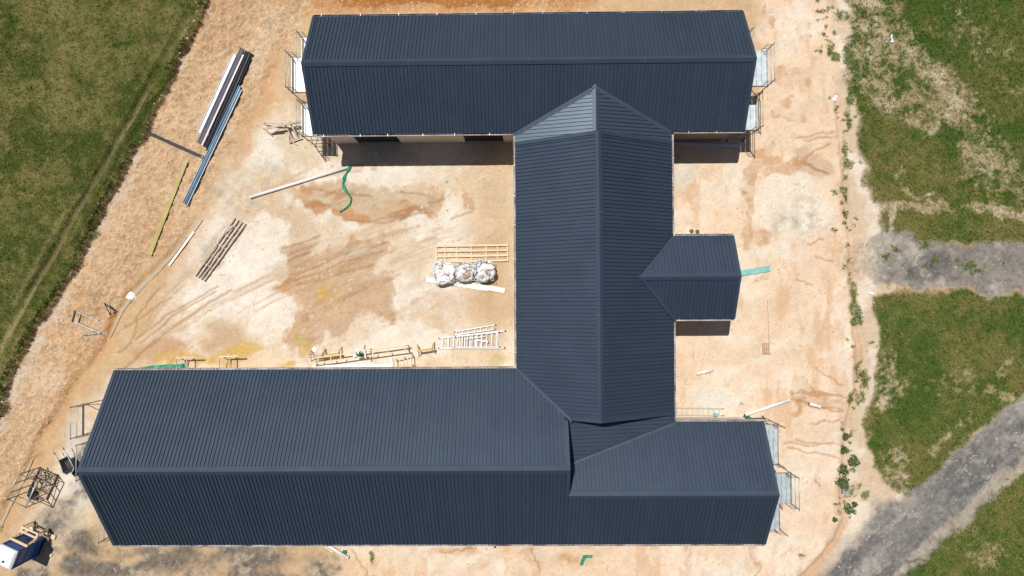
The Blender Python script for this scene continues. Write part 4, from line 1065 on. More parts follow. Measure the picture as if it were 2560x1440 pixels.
board('timber_batten', 'white batten lying on the grey board by the south-east wing', 'batten', (1794, 1044), (1830, 1045), .09, .05, WHITE, .06)
board('tool_case', 'small blue case hooked on the right ladder', 'case', (1782, 1036), (1792, 1036), .16, .1, mat('cyan_plastic', (.08, .38, .45), rough=.5), .12)

# trestles, saw and timber work by the south-west wing
def sawhorse(label, p1, p2, hgt, m, spread=.32, w=.09, cat='sawhorse', legup=0.0, group='sawhorses'):
    a, b = G(*p1), G(*p2); z = (a.z + b.z) / 2
    a = P(*p1, z + hgt); b = P(*p2, z + hgt)
    t = thing('sawhorse', label, cat, ((a.x + b.x) / 2, (a.y + b.y) / 2, z), group)
    MB().beam(a, b, w, .09).build('top_beam', m, t, bevel=.006)
    d = (b - a).normalized(); s = Vector((-d.y, d.x, 0))
    for e, q in ((a, 1), (b, -1)):
        for k in (-1, 1):
            foot = e + d * (q * -.04) + s * (k * spread); foot.z = gz(foot.x, foot.y)
            MB().beam(foot, e + d * (q * .10) - Vector((0, 0, .02)), .06, .03, s).build('leg', m, t)
        MB().beam(e + d * q * .06 + s * spread * .5 - Vector((0, 0, hgt * .5)), e + d * q * .06 - s * spread * .5 - Vector((0, 0, hgt * .5)), .03, .08).build('brace', m, t)
    return t
sawhorse('yellow sawhorse standing alone right of the saw', (1043, 878), (1083, 872), .62, OCHRE, .36, .10)
sawhorse('yellow sawhorse under the long timber frame', (806, 889), (848, 884), .62, OCHRE, .36, .10)
sawhorse('old timber sawhorse near the left end of the long frame', (771, 891), (806, 889), .7, GREYW, .34)
def raised_frame(label, r1, r2, ks, z, m, w=.07):
    a, b, c, d = P(*r1[0], z), P(*r1[1], z), P(*r2[0], z), P(*r2[1], z)
    t = thing('timber_workbench', label, 'workbench', (a + b + c + d) / 4 - Vector((0, 0, z)))
    for p, q in ((a, b), (c, d)):
        MB().beam(p, q, w, .05).build('rail', m, t, bevel=.004)
    for k in ks:
        MB().beam(a.lerp(b, k) + Vector((0, 0, .045)), c.lerp(d, k) + Vector((0, 0, .045)), w * .9, .04).build('cross_piece', m, t, bevel=.004)
    for k in (.02, .5, .98):
        for p, q in ((a, b), (c, d)):
            e = p.lerp(q, k); MB().beam((e.x, e.y, gz(e.x, e.y)), e, .05, .05).build('leg', m, t)
    return t
raised_frame('long raised timber frame along the eave carrying the green saw', [(776, 897), (1019, 864)], [(777, 910), (1021, 876)], (0, .08, .21, .31, .64, .79, .97), .68, PINE)
raised_frame('small slatted timber frame at the right end of the long frame', [(984, 899), (1028, 888)], [(986, 926), (1030, 915)], (.02, .36, .58, .80, .98), .55, PINE, .06)
board('panel_board', 'long white panel leaning along the upper eave of the south-west wing', 'panel', (782, 917), (982, 914), .22, .03, WHITE, .05)
board('panel_board', 'short white panel lying upright beside the small slatted frame', 'panel', (977, 893), (980, 912), .15, .03, WHITE, .05)
# mitre saw
s0 = P(899, 886, .74); t = thing('mitre_saw', 'green mitre saw with white arm on the long timber frame', 'saw', (s0.x, s0.y, .705))
MB().box(s0 + Vector((0, 0, .04)), .42, .24, .07).build('base', mat('saw_green', (.01, .22, .12), rough=.45), t, bevel=.01)
MB().tube(s0 + Vector((0, -.02, .2)), s0 + Vector((0, .02, .2)), .13, 18).build('blade_guard', MATS['saw_green'], t, True)
MB().tube(s0 + Vector((.02, 0, .24)), s0 + Vector((.2, 0, .26)), .07, 12).build('motor', RUBBER, t, True)
MB().beam(s0 + Vector((-.02, .06, .22)), s0 + Vector((-.04, .40, .30)), .08, .06).build('arm', WHITE, t, bevel=.01)
MB().box(s0 + Vector((-.26, -.08, .07)), .2, .16, .12, .3).build('dust_bag', WHITE, t, bevel=.02)
MB().box(s0 + Vector((.34, .02, .10)), .07, .5, .05, .1).build('fence', GALV, t)
MB().beam(s0 + Vector((.30, .30, .10)), s0 + Vector((.34, .52, .1)), .1, .04).build('handle', TUBE, t)
def crumple(name, label, p, r, hgt, m, cat, seed, n=14, parent=None):
    rg_ = random.Random(seed); c = G(*p)
    vs, fs = [], []
    rings = [(1.0, 0), (1.05, .35), (.85, .8), (.45, 1.0)]
    for k, (rr, z) in enumerate(rings):
        for i in range(n):
            a = 2 * math.pi * i / n; q = r * rr * (1 + rg_.uniform(-.22, .22))
            vs.append((c.x + q * math.cos(a), c.y + q * math.sin(a), c.z - .01 + hgt * z * (1 + rg_.uniform(-.15, .15) * (k > 0))))
    for k in range(3):
        for i in range(n):
            fs.append((k * n + i, k * n + (i + 1) % n, (k + 1) * n + (i + 1) % n, (k + 1) * n + i))
    vs.append((c.x, c.y, c.z + hgt * .9)); fs += [(3 * n + i, 3 * n + (i + 1) % n, 4 * n) for i in range(n)]
    return tag(MB().add(vs, fs).build(name, m), label, cat)
crumple('plastic_scrap', 'white crumpled scrap near the left end of the timber frame', (786, 874), .14, .06, WHITE, 'scrap', 3)
crumple('plastic_bag', 'white plastic bag half in the muddy drain', (326, 740), .26, .10, mat('milky_plastic', (.70, .70, .66), rough=.35, var=.15, scale=9, bump=.8, bscale=12), 'bag', 5)
crumple('plastic_bag', 'pale teal plastic scrap beside the white bag in the drain', (336, 744), .16, .07, mat('teal_film', (.28, .48, .38), rough=.35, var=.2, scale=9), 'bag', 8)
crumple('plastic_bottle', 'white plastic container lying in weeds by the right drain', (2085, 249), .13, .12, WHITE, 'container', 9)
crumple('plastic_bottle', 'smaller white plastic piece above the container by the right drain', (2089, 242), .10, .10, WHITE, 'container', 10)
g = G(2176, 733); tag(MB().box((g.x, g.y, g.z + .05), .26, .15, .1, -.1).build('plastic_box', WHITE, None, bevel=.01), 'small white box at the edge of the grey path', 'box')
tag(MB().path([G(u, v, .05) for u, v in dense([(2229, 88), (2226, 94), (2230, 100), (2226, 107)], 9)], .055, 10).build('bent_pipe', PVC, None, True), 'white bent pipe scrap at the edge of the upper right field', 'pipe')
tag(MB().path([G(u, v, .04) for u, v in dense([(2231, 101), (2231, 107)], 4)], .05, 10).build('bent_pipe', PVC, None, True), 'short white pipe stub beside the bent pipe scrap', 'pipe')

# broken timber trestles by the north wing
def tobj(name, label, cat, beams, m):
    """beams: (pix1,z1,pix2,z2,w,h,partname)"""
    e = [P(*b[0], b[1]) for b in beams] + [P(*b[2], b[3]) for b in beams]
    c = sum(e, Vector()) / len(e); c.z = 0
    t = thing(name, label, cat, c)
    for b in beams:
        mm = b[7] if len(b) > 7 else m
        MB().beam(P(*b[0], max(b[1], gz(P(*b[0]).x, P(*b[0]).y) + b[5] / 2)), P(*b[2], max(b[3], gz(P(*b[2]).x, P(*b[2]).y) + b[5] / 2)), b[4], b[5]).build(b[6], mm, t, bevel=.004)
    return t
def bench(label, u0, u1, v0, v1, z):
    return tobj('trestle_bench', label, 'trestle', [((u0, v0 + 2), z, (u1, v0), z, .075, .06, 'top_rail', PINE), ((u0 + 2, v0 + 36), z * .8, (u1 - 6, v0 + 34), z * .8, .07, .06, 'back_rail', GREYW),
        ((u0 + 1, v0 + 3), z - .05, (u0 + 1, v0 + 35), z * .8 - .05, .045, .05, 'end_rail', GREYW), ((u0 + 26, v0 + 3), z - .05, (u0 + 31, v0 + 34), z * .8 - .05, .06, .05, 'end_rail', GREYW),
        ((u0 + 2, v0 + 3), z, (u0 + 10, v0 + 2), .03, .045, .045, 'leg', GREYW), ((u1 - 2, v0 + 1), z, (u1 - 8, v0 + 6), .03, .045, .045, 'leg', GREYW), ((u0 + 18, v0 + 4), .5, (u0 + 28, v0 + 28), .03, .05, .04, 'brace', PINE)], PINE)
bench('timber trestle bench at the eave with green film beside it', 440, 490, 893, 0, .8)
bench('timber trestle bench standing on the yellow stained soil', 547, 597, 890, 0, .8)
tobj('timber_trestle', 'tall timber trestle tipped beside the low scaffold of the north wing', 'trestle', [((664, 322), .55, (760, 300), .7, .13, .06, 'top_beam'), ((686, 307), .5, (758, 309), .62, .09, .05, 'rail'), ((660, 306), .30, (690, 309), .5, .06, .05, 'leg'), ((660, 308), .28, (671, 317), .05, .07, .05, 'leg'), ((658, 320), .45, (682, 341), .03, .07, .06, 'leg'), ((676, 335), .1, (700, 322), .5, .06, .05, 'brace'), ((735, 309), .3, (752, 304), .6, .06, .05, 'leg')], PINKW)
tobj('timber_trestle', 'timber trestle lying on its side below the tipped one', 'trestle', [((711, 308), .45, (731, 347), .12, .08, .06, 'leg'), ((723, 302), .6, (743, 342), .2, .09, .06, 'leg'), ((720, 355), .2, (752, 342), .28, .08, .05, 'rail'), ((727, 353), .12, (743, 363), .06, .06, .05, 'foot'), ((722, 338), .05, (723, 350), .15, .05, .05, 'brace')], PINKW)
# steel stands on the bank
tobj('steel_stand', 'U-shaped steel stand lying on the clay bank beside the drain', 'stand', [((188, 777), .45, (181, 806), .45, .08, .08, 'cross_bar', DARKST), ((189, 779), .42, (246, 801), .12, .05, .05, 'leg', GALV), ((182, 803), .42, (250, 832), .10, .06, .05, 'leg', GALV), ((207, 838), .08, (253, 834), .08, .05, .05, 'foot', TUBE), ((232, 826), .2, (240, 832), .1, .04, .04, 'brace', TUBE)], GALV)
tobj('steel_stand', 'small dark steel tripod stand lying right of the U-shaped stand', 'stand', [((260, 758), .4, (287, 777), .12, .06, .06, 'leg', DARKST), ((261, 759), .38, (277, 789), .06, .04, .04, 'leg', DARKST), ((287, 776), .12, (284, 784), .05, .05, .05, 'foot', DARKST)], DARKST)
tobj('timber_batten', 'thin brown batten standing line on the sand right of the porch', 'batten', [((1919, 750), .03, (1923, 860), .03, .04, .03, 'strip')], GREYW)
tobj('timber_pallet', 'weathered slatted pallet piece on the right yard', 'pallet', [((1907 + 5 * k, 857), .04, (1908 + 5 * k, 885), .04, .08, .03, 'slat') for k in range(4)] + [((1906, 884), .08, (1928, 884), .08, .06, .03, 'bearer')], mat('reddish_timber', (.42, .28, .2), rough=.85, var=.2))
tobj('timber_scrap', 'small timber scraps near the angled white pipe', 'scrap', [((1848, 1011), .03, (1862, 1011), .03, .05, .04, 'piece'), ((1852, 1006), .03, (1858, 1009), .03, .08, .05, 'piece')], GREYW)

# ------------------------------------------------------------------ bulk bags
def bulk_bag(label, p, rx, ry, hgt, m, seed, content):
    rg_ = random.Random(seed); c = G(*p); c = P(p[0], p[1], hgt * .6); c.z = 0; n = 36
    t = thing('bulk_bag', label, 'bulk bag', c, 'bulk bags of rubbish')
    n = 44
    prof = [(.80, 0.0), (.95, .08), (1.0, .30), (1.02, .55), (1.0, .80), (.96, .98), (.90, 1.04), (.84, .98), (.78, .82), (.62, .78), (.42, .84), (.22, .80)]
    ph_ = [rg_.uniform(0, 6.28) for _ in range(6)]
    vs, fs = [], []
    for k, (rr, z) in enumerate(prof):
        for i in range(n):
            a = 2 * math.pi * i / n
            sq = (abs(math.cos(a)) ** 2.6 + abs(math.sin(a)) ** 2.6) ** (-1 / 2.6)
            fold = .07 * math.sin(3 * a + ph_[0]) + .05 * math.sin(5 * a + ph_[1]) + .035 * math.sin(11 * a + ph_[2] + k * .5)
            f = rr * sq * .95 * (1 + fold + rg_.uniform(-.05, .05))
            lift = (.10 * math.sin(2 * a + ph_[3]) + .08 * math.sin(7 * a + ph_[4]) + rg_.uniform(-.09, .09)) if k > 3 else 0
            vs.append((c.x + rx * f * math.cos(a), c.y + ry * f * math.sin(a), hgt * (z + lift) - .01))
    for k in range(len(prof) - 1):
        for i in range(n):
            fs.append((k * n + i, k * n + (i + 1) % n, (k + 1) * n + (i + 1) % n, (k + 1) * n + i))
    k = (len(prof) - 1) * n
    vs.append((c.x, c.y, hgt * .80)); fs += [(k + i, k + (i + 1) % n, len(vs) - 1) for i in range(n)]
    MB().add(vs, fs).build('bag_body', m, t)
    for q in range(16):                                       # crumpled scraps on top
        a = rg_.uniform(0, 6.28); d_ = rg_.uniform(.1, .8); w_ = rg_.uniform(.10, .26)
        o_ = Vector((c.x + rx * d_ * math.cos(a), c.y + ry * d_ * math.sin(a), hgt * rg_.uniform(.86, 1.0)))
        pts_ = [o_ + Vector((math.cos(b * 1.05) * w_ * rg_.uniform(.5, 1), math.sin(b * 1.05) * w_ * rg_.uniform(.5, 1), rg_.uniform(-.07, .07))) for b in range(6)]
        MB().add(pts_ + [o_ + Vector((0, 0, .06))], [(b, (b + 1) % 6, 6) for b in range(6)]).build('rubbish_scrap', rg_.choice([BAGW, BAGG, BAGB, BAGW, WHITE, CARD]), t)
    for q in range(4):                                        # lifting loops
        a = math.pi / 4 + q * math.pi / 2; ca_, sa_ = math.cos(a), math.sin(a)
        b0 = Vector((c.x + rx * .95 * ca_, c.y + ry * .95 * sa_, hgt * .9))
        pts_ = [b0 + Vector((ca_ * .18 * math.sin(s * math.pi / 6) + sa_ * .09 * math.cos(s * math.pi / 6), sa_ * .18 * math.sin(s * math.pi / 6) - ca_ * .09 * math.cos(s * math.pi / 6), .03 * math.sin(s * math.pi / 6))) for s in range(7)]
        MB().path(pts_, .013, 6).build('lifting_loop', m, t, True)
    for nm, mm, dx, dy, w, d, h, rz in content:
        o = MB(); o.box((c.x + dx, c.y + dy, hgt * .88 + h / 2 - .03), w, d, h, rz)
        o.build(nm, mm, t, bevel=.015)
    return t
bulk_bag('left bulk bag, whitest, with orange and pink rubbish in it', (1110, 681), .68, .72, .72, BAGW, 1, [('rubbish_piece', ORANGE, -.18, .22, .22, .07, .06, .6), ('rubbish_piece', RUBBER, -.27, .16, .12, .16, .07, .2), ('rubbish_piece', CARD, -.20, -.02, .24, .16, .05, .5), ('rubbish_piece', PINK, .14, -.14, .10, .26, .05, .3), ('rubbish_piece', PINK, .2, -.24, .2, .07, .05, .9), ('rubbish_piece', BAGG, -.05, -.3, .3, .2, .06, 1.1), ('rubbish_piece', WHITE, .2, .12, .3, .24, .10, .4), ('rubbish_piece', WHITE, .05, -.42, .22, .18, .10, .2)])
bulk_bag('middle bulk bag, dusty grey and closed', (1162, 679), .64, .60, .70, BAGG, 2, [('rubbish_piece', CARD, .14, .2, .2, .2, .04, .4), ('rubbish_piece', BAGW, -.16, -.05, .36, .3, .08, .9), ('rubbish_piece', BAGG, .12, -.2, .3, .22, .07, .2), ('rubbish_piece', RUBBER, .38, .1, .06, .10, .05, .2)])
bulk_bag('right bulk bag, bluish, with cardboard inside', (1211, 677), .62, .66, .78, BAGB, 3, [('rubbish_piece', CARD, -.03, .06, .40, .24, .04, .35), ('rubbish_piece', CARD, .06, -.24, .28, .2, .05, -.5), ('rubbish_piece', BAGW, -.2, -.1, .2, .24, .06, .3), ('rubbish_piece', BAGW, .22, .2, .2, .26, .08, .8), ('rubbish_piece', CARD, -.12, -.36, .22, .13, .05, .9)])

# ------------------------------------------------------------------ wheelbarrow
w0 = G(181, 1156); t = thing('wheelbarrow', 'grey wheelbarrow with dark tray beside the left scaffold', 'wheelbarrow', (w0.x, w0.y, w0.z))
d = (P(196, 1182) - P(170, 1128)); d.z = 0; d.normalize(); s = Vector((-d.y, d.x, 0)); c = w0.copy()
def wb(a, b, z): return c + d * a + s * b + Vector((0, 0, z))
rim = [wb(-.42, -.30, .56), wb(-.42, .30, .56), wb(.38, .34, .58), wb(.55, .18, .62), wb(.55, -.18, .62), wb(.38, -.34, .58)]
bot = [wb(-.22, -.20, .30), wb(-.22, .20, .30), wb(.18, .20, .28), wb(.28, .12, .28), wb(.28, -.12, .28), wb(.18, -.20, .28)]
o = MB().add(rim + bot, [(i, (i + 1) % 6, 6 + (i + 1) % 6, 6 + i) for i in range(6)] + [(6, 7, 8, 9, 10, 11)]).build('tray', mat('barrow_tray', (.035, .033, .032), rough=.6, var=.4, scale=8), t)
so = o.modifiers.new('thickness', 'SOLIDIFY'); so.thickness = .012
for i in range(6): MB().tube(rim[i], rim[(i + 1) % 6], .028).build('rim', GALV, t, True)
for q in (-1, 1):
    MB().path([wb(.62, q * .06, .22), wb(.0, q * .24, .27), wb(-.45, q * .28, .50), wb(-.95, q * .30, .60)], .018).build('handle', GALV, t, True)
    MB().tube(wb(-.8, q * .295, .575), wb(-.97, q * .302, .60), .026).build('grip', RUBBER, t, True)
    MB().path([wb(-.15, q * .23, .28), wb(-.2, q * .25, .0), wb(-.3, q * .25, .0)], .016).build('leg', GALV, t, True)
MB().tube(wb(.66, -.05, .19), wb(.66, .05, .19), .19, 20).build('wheel', RUBBER, t, True)
# ------------------------------------------------------------------ scaffold cage with scrap
ct = [(101, 1168), (72, 1228), (117, 1247), (145, 1186)]
cw = [G(*p) for p in ct]; cc = sum(cw, Vector()) / 4; HC = 1.75
t = thing('scaffold_cage', 'tube scaffold cage full of scrap standing by the drain', 'scaffold', cc)
def up(p, z): return Vector((p.x, p.y, z))
for a, b in ((0, 1), (3, 2)):
    for k in (0, .36, .72, 1):
        e = cw[a].lerp(cw[b], k); MB().tube(up(e, gz(e.x, e.y)), up(e, HC), .03).build('post', TUBE, t, True)
    MB().tube(up(cw[a], HC), up(cw[b], HC), .036).build('top_rail', GALV, t, True)
    MB().beam(up(cw[a], .16), up(cw[b], .16), .11, .07).build('bottom_rail', GREYW, t)
    MB().tube(up(cw[a], .5), up(cw[b], 1.3), .022).build('brace', TUBE, t, True)
for a, b in ((0, 3), (1, 2)):
    for z in (.2, .95, HC - .1):
        MB().tube(up(cw[a], z), up(cw[b], z), .026).build('cross_tube', TUBE, t, True)
for k in (.36, .72):
    MB().tube(up(cw[0].lerp(cw[1], k), .25), up(cw[3].lerp(cw[2], k), .25), .026).build('cross_tube', TUBE, t, True)
t = thing('scrap_heap', 'tangled scrap rods and dark bag inside the scaffold cage', 'scrap', cc)
for k in range(34):
    a = cc + Vector((random.uniform(-.55, .55), random.uniform(-.6, .6), .06 + random.random() * .45)); an = random.uniform(0, math.pi)
    l_ = random.uniform(.2, .55); b = a + Vector((math.cos(an) * l_, math.sin(an) * l_, random.uniform(-.1, .25)))
    MB().tube(a, b, random.uniform(.012, .028), 5).build('rod', random.choice([TUBE, DARKST, GREYW, GALV]), t)
crumple('refuse_bag', 'dark bag lying at the lower edge of the scaffold cage', (86, 1236), .30, .28, DARKST, 'bag', 21)
# ------------------------------------------------------------------ portable toilet and timber steps
q = [P(0, 1361, 2.3), P(42, 1381, 2.3), P(24, 1427, 2.3)]
q.append(q[0] + q[2] - q[1])
cc = sum(q, Vector()) / 4
t = thing('portable_toilet', 'blue portable toilet with white roof in the bottom left corner', 'portable toilet', up(cc, 0))
def lerp_in(p, k): return Vector((cc.x + (p.x - cc.x) * k, cc.y + (p.y - cc.y) * k, p.z))
for i in range(4):
    a, b = lerp_in(q[i], .965), lerp_in(q[(i + 1) % 4], .965)
    w = quadwall(t, [up(a, .12), up(b, .12), up(b, 2.14), up(a, 2.14)][::-1], BLOOB, 'wall_panel')
    if i in (0, 1):
        nrm = (b - a).cross(Vector((0, 0, 1))).normalized()
        if nrm.dot(up((a + b) / 2, 0) - up(cc, 0)) < 0: nrm = -nrm
        for k in (.03, .97):
            e = a.lerp(b, k) + nrm * .02; MB().beam(up(e, .12), up(e, 2.14), .06, .05, nrm).build('corner_trim', BLOOB, w)
        for z in (.6, 1.3, 1.9):
            MB().beam(up(a.lerp(b, .1) + nrm * .012, z), up(a.lerp(b, .9) + nrm * .012, z), .03, .05).build('panel_rib', BLOOB, w)
MB().add([up(p, 2.14) for p in q] + [up(p, 2.24) for p in q] + [up(lerp_in(p, .82), 2.33) for p in q], [(0, 1, 2, 3)] + [(i, (i + 1) % 4, 4 + (i + 1) % 4, 4 + i) for i in range(4)] + [(4 + i, 4 + (i + 1) % 4, 8 + (i + 1) % 4, 8 + i) for i in range(4)] + [(8, 9, 10, 11)]).build('roof', BLOOW, t)
vv_ = P(8, 1404, 2.35); MB().tube(up(vv_, 2.3), up(vv_, 2.42), .05, 14).build('vent_pipe', RUBBER, t, True)
MB().box(up(cc, .06), 1.1, 1.1, .12, math.atan2((q[1] - q[0]).y, (q[1] - q[0]).x)).build('skid_base', RUBBER, t)
# timber steps in front of the toilet's right-hand wall
ea, eb = q[0], q[1]; dd = (eb - ea); dd.z = 0; ww = dd.length; dd.normalize(); nn = Vector((-dd.y, dd.x, 0))
if nn.dot(ea - cc) < 0: nn = -nn
t = thing('timber_steps', 'open timber step frame leaning against the blue toilet', 'timber frame', up((ea + eb) / 2 + nn * .4, 0))
def sp(a, n_, z): return up(ea + dd * a + nn * n_, z)
for a in (.04, ww - .04):
    MB().beam(sp(a, .06, 1.55), sp(a, .55, .08), .05, .12, dd).build('stringer', PINE, t, bevel=.004)
    MB().beam(sp(a, .62, .0), sp(a, .62, 1.0), .06, .06).build('post', PINE, t, bevel=.004)
    MB().beam(sp(a, .06, .95), sp(a, .66, .95), .05, .10, dd).build('side_rail', PINE, t, bevel=.004)
for n_, z, w_ in ((.09, 1.56, .14), (.36, .98, .12), (.62, 1.02, .1)):
    MB().beam(sp(-.02, n_, z), sp(ww + .02, n_, z), w_, .05).build('tread', PINE, t, bevel=.004)
board('timber_plank', 'wide pale plank lying on the gravel beyond the toilet steps', 'plank', (76, 1319), (140, 1343), .24, .06, PINE, .03)
board('timber_block', 'short pale timber offcut on the gravel beside the toilet', 'offcut', (126, 1390), (132, 1384), .12, .08, PINE, .01)
board('timber_batten', 'pale batten lying below the bottom gutter beside the white pipe', 'batten', (806, 1362), (834, 1381), .07, .03, PINE, .01)
crumple('pipe_cap', 'green pipe cap beside the white pipe below the bottom eave', (862, 1380), .13, .16, GREENF, 'cap', 31, 12)
g = G(2113, 1227)
t = thing('drain_grate', 'grey blue drain grate between the round shrubs', 'grate', g)
MB().box(g + Vector((0, 0, .04)), .44, .34, .05).build('frame', mat('grate_frame', (.2, .26, .28), rough=.5, metal=.3), t, bevel=.006)
for k in range(6): MB().box(g + Vector((-.16 + k * .064, 0, .08)), .022, .28, .03).build('bar', GALV, t)
g = G(941, 386); tag(MB().box((g.x, g.y, g.z + .06), .13, .13, .12, .3).build('plastic_box', WHITE, None, bevel=.01), 'tiny white box in the shadow of the north wing', 'box')
# loose pale stones one can pick out
for p, r, lab in [((1055, 519), .11, 'pale rounded stone on the orange soil of the rut'), ((1116, 453), .10, 'pale flat stone above the churned rut'), ((1118, 526), .06, 'small pale stone right of the orange soil')]:
    crumple('stone', lab, p, r, .08, STONE, 'stone', int(p[0]), 9)

# ------------------------------------------------------------------ shrubs beside the right drain
def shrub(label, p, r, hgt, seed, el=1.0, rz=0.0):
    rs = np.random.default_rng(seed); c = G(*p)
    t = thing('shrub', label, 'shrub', c, 'green shrubs along the right drain')
    n = int(260 * (r / .3) ** 1.5) + 120
    th = rs.random(n) * 2 * np.pi; ph = np.arccos(rs.random(n)); rad = rs.random(n) ** 0.35 * (1 + .25 * np.sin(th * 3 + seed))
    px, py, pz = rad * np.sin(ph) * np.cos(th) * r * el, rad * np.sin(ph) * np.sin(th) * r, rad * np.cos(ph) * hgt + .03
    ca_, sa_ = math.cos(rz), math.sin(rz); px, py = px * ca_ - py * sa_, px * sa_ + py * ca_
    mb = MB(); vs = []; fs = []
    for i in range(n):
        l_ = rs.uniform(.05, .10); a = th[i] + rs.normal() * .6; dz_ = rs.uniform(-.3, .8)
        dv = Vector((math.cos(a), math.sin(a), dz_)).normalized(); sv = dv.cross(Vector((rs.normal(), rs.normal(), 1))).normalized() * l_ * .32
        o_ = Vector((px[i], py[i], pz[i])) + c
        k = len(vs); vs += [o_, o_ + dv * l_ * .5 + sv, o_ + dv * l_, o_ + dv * l_ * .5 - sv]; fs.append((k, k + 1, k + 2, k + 3))
    mb.add(vs, fs); mb.build('foliage', LEAF, t)
    st_ = MB()
    for k in range(6):
        a = k * 1.05; st_.tube(c - Vector((0, 0, .03)), c + Vector((math.cos(a) * r * .5, math.sin(a) * r * .5, hgt * .7)), .012, 5, .005)
    st_.build('stem', GREYW, t)
    return t
shrub('smallest round shrub, topmost of the row beside the drain', (2113, 1090), .19, .25, 1)
shrub('small round shrub second from the top of the row', (2108, 1124), .21, .28, 2)
shrub('round shrub set right of the row on the pale strip', (2132, 1151), .29, .35, 3)
shrub('round shrub just above the largest one in the row', (2105, 1172), .30, .35, 4)
shrub('largest dark round shrub just above the drain grate', (2104, 1204), .39, .45, 5)
shrub('elongated leaning shrub below the drain grate', (2120, 1270), .25, .35, 6, 1.7, -.95)
shrub('tiny dark shrub right of the elongated one', (2135, 1260), .12, .16, 7)
shrub('tiny dark shrub on bare sand left of the lower drain', (2086, 1298), .10, .14, 8)

# ------------------------------------------------------------------ grass, weeds and loose stones
def scatter(name, label, mask, dens, lmin, lmax, hgt, blades, wid, seed, cA, cB, cC, tone):
    rs = np.random.default_rng(seed)
    inr = np.nonzero((mask > .12) & (np.abs(X) < 32.4) & (np.abs(Y) < 19.6))[0]
    prob = mask[inr] * dens * STEP * STEP
    k = inr[rs.random(len(inr)) < prob]
    n = len(k)
    bx, by, bz = X[k] + rs.uniform(-.5, .5, n) * STEP, Y[k] + rs.uniform(-.5, .5, n) * STEP, Z[k]
    size = rs.uniform(.7, 1.3, n)
    tn = np.clip(tone[k] + rs.normal(0, .26, n), 0, 1)
    co = np.where(tn[:, None] < .5, cA + (cB - cA) * (tn[:, None] * 2), cB + (cC - cB) * (tn[:, None] * 2 - 1))
    co = co * rs.uniform(.7, 1.3, n)[:, None]
    B_ = blades; m = n * B_
    a = rs.uniform(0, 2 * np.pi, m); l_ = rs.uniform(lmin, lmax, m) * np.repeat(size, B_); h_ = rs.uniform(.4, 1., m) * hgt * np.repeat(size, B_)
    ox, oy, oz = np.repeat(bx, B_), np.repeat(by, B_), np.repeat(bz, B_) - .01
    dx, dy = np.cos(a), np.sin(a); w_ = wid * rs.uniform(.7, 1.3, m)
    r0 = rs.uniform(0, .04, m); ox = ox + dx * r0; oy = oy + dy * r0
    v = np.empty((m, 4, 3), np.float32)
    v[:, 0] = np.stack([ox - dy * w_, oy + dx * w_, oz], -1); v[:, 1] = np.stack([ox + dy * w_, oy - dx * w_, oz], -1)
    v[:, 2] = np.stack([ox + dx * l_ * .55 + dy * w_ * .8, oy + dy * l_ * .55 - dx * w_ * .8, oz + h_], -1)
    v[:, 3] = np.stack([ox + dx * l_, oy + dy * l_, oz + h_ * .75], -1)
    me = bpy.data.meshes.new(name)
    me.vertices.add(m * 4); me.vertices.foreach_set('co', v.ravel())
    f = (np.arange(m)[:, None] * 4 + np.array([0, 1, 2, 3])[None]).astype(np.int32)
    me.loops.add(m * 4); me.loops.foreach_set('vertex_index', f.ravel())
    me.polygons.add(m); me.polygons.foreach_set('loop_start', (np.arange(m) * 4).astype(np.int32))
    me.update(calc_edges=True)
    at_ = me.color_attributes.new('blade', 'FLOAT_COLOR', 'POINT')
    cc_ = np.repeat(np.repeat(np.clip(co, .005, .8), B_, 0), 4, 0)
    at_.data.foreach_set('color', np.concatenate([cc_, np.ones((len(cc_), 1))], 1).ravel().astype(np.float32))
    me.materials.append(GRASSM)
    o = bpy.data.objects.new(name, me); link(o)
    print(name, n, 'tufts')
    return tag(o, label, 'grass', None, 'stuff')
GRASSM = bpy.data.materials.new('grass_blade'); GRASSM.use_nodes = True
b_ = GRASSM.node_tree.nodes['Principled BSDF']; b_.inputs['Roughness'].default_value = .7; b_.inputs['Specular IOR Level'].default_value = .2
a_ = GRASSM.node_tree.nodes.new('ShaderNodeAttribute'); a_.attribute_name = 'blade'; GRASSM.node_tree.links.new(a_.outputs['Color'], b_.inputs['Base Color'])
gA, gB, gC = C(92, 122, 42), C(146, 154, 72), C(196, 182, 124)
scatter('grass', 'olive field grass left of the clay bank', lg * (1 - .75 * lgt), 90, .04, .11, .075, 5, .010, 1, gA, gB, gC, .15 + .6 * dry)
scatter('grass', 'green field grass on the right hand side', np.clip((ghost + .55 * bare * rg) * (1 - road) * (1 - .9 * path), 0, 1), 85, .04, .11, .08, 5, .010, 2, C(76, 112, 34), C(118, 138, 54), C(182, 164, 106), np.clip(.04 + .6 * dry + .15 * bare - .2 * smooth(0, 120, U0 - 2200 - V0 * .6) * (V0 < 520), 0, 1))
scatter('weeds', 'leafy weeds along the right drain and on the grey path', weed, 110, .05, .11, .07, 6, .016, 3, C(76, 108, 42), C(108, 136, 56), C(178, 176, 84), .3 + .3 * n_mid)
scatter('grass', 'tall grass along the left field edge, coloured dark as its shadow line', np.clip(line([(p[0] - 7, p[1] - 3) for p in LG[2:-3]], 3, 9, Uf, Vf) * smooth(-.5, .2, n_mid), 0, 1), 90, .06, .14, .13, 6, .012, 4, C(56, 72, 30), C(88, 96, 46), C(150, 138, 86), .2 + .3 * dry)  # tall grass; its dark blade colours paint in the shadow line of the edge
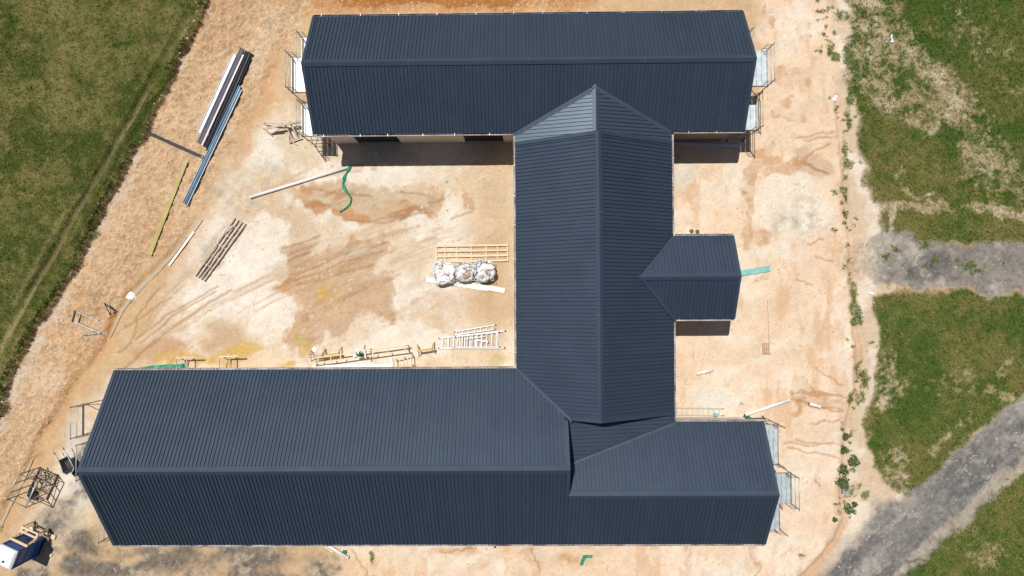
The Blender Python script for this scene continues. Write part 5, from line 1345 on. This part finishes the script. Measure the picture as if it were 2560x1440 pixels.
def stones(label, mask, dens, rmin, rmax, seed, c0, c1):
    rs = np.random.default_rng(seed)
    inr = np.nonzero((mask > .1) & (np.abs(X) < 32) & (np.abs(Y) < 19.5) & (flat < .1))[0]
    k = inr[rs.random(len(inr)) < mask[inr] * dens * STEP * STEP]; n = len(k)
    base = np.array([[1, 0, 0], [-.5, .87, 0], [-.5, -.87, 0], [.5, .87, .05], [.1, .0, .75], [.3, -.6, .5], [-.6, .2, .5]])
    F_ = np.array([[0, 3, 4], [3, 1, 4], [1, 6, 4], [6, 2, 4], [2, 5, 4], [5, 0, 4], [1, 2, 6], [2, 0, 5]])
    a = rs.uniform(0, 2 * np.pi, n); r = rs.uniform(rmin, rmax, n) * rs.uniform(.5, 1, n)
    v = base[None] * r[:, None, None] * rs.uniform(.7, 1.3, (n, 1, 3)) * rs.uniform(.8, 1.2, (n, 7, 1))
    x = v[..., 0] * np.cos(a)[:, None] - v[..., 1] * np.sin(a)[:, None]; y = v[..., 0] * np.sin(a)[:, None] + v[..., 1] * np.cos(a)[:, None]
    v = np.stack([x + X[k][:, None], y + Y[k][:, None], v[..., 2] + Z[k][:, None] - .004], -1)
    me = bpy.data.meshes.new('stones'); me.vertices.add(n * 7); me.vertices.foreach_set('co', v.ravel().astype(np.float32))
    f = (F_[None] + (np.arange(n) * 7)[:, None, None]).reshape(-1, 3).astype(np.int32)
    me.loops.add(f.size); me.loops.foreach_set('vertex_index', f.ravel()); me.polygons.add(len(f)); me.polygons.foreach_set('loop_start', (np.arange(len(f)) * 3).astype(np.int32))
    me.update(calc_edges=True)
    at_ = me.color_attributes.new('blade', 'FLOAT_COLOR', 'POINT')
    t_ = rs.random(n)[:, None]; own = col[k] * rs.uniform(.85, 1.25, (n, 1))
    cc_ = np.repeat(np.clip(np.where(rs.random((n, 1)) < .75, own, c0 + (c1 - c0) * t_), .02, .85), 7, 0)
    at_.data.foreach_set('color', np.concatenate([cc_, np.ones((len(cc_), 1))], 1).ravel().astype(np.float32))
    me.materials.append(GRASSM); o = bpy.data.objects.new('stones', me); link(o); print('stones', n)
    return tag(o, label, 'stones', None, 'stuff')
stones('loose clay clods and stones on the bank', np.clip(rub, 0, 1), 60, .025, .07, 5, C(225, 205, 170), C(240, 225, 200))
stones('loose stones on the gravel and tracks', np.clip(gm + road * .8 + path * .7 + bare * rg * .5 + pale * .4, 0, 1), 16, .02, .055, 6, C(190, 180, 168), C(236, 228, 214))
stones('small stones scattered over the yard', np.clip(yard * .5 + ry * .35 + brown + rut, 0, 1), 5, .02, .05, 7, C(236, 224, 200), C(246, 238, 222))
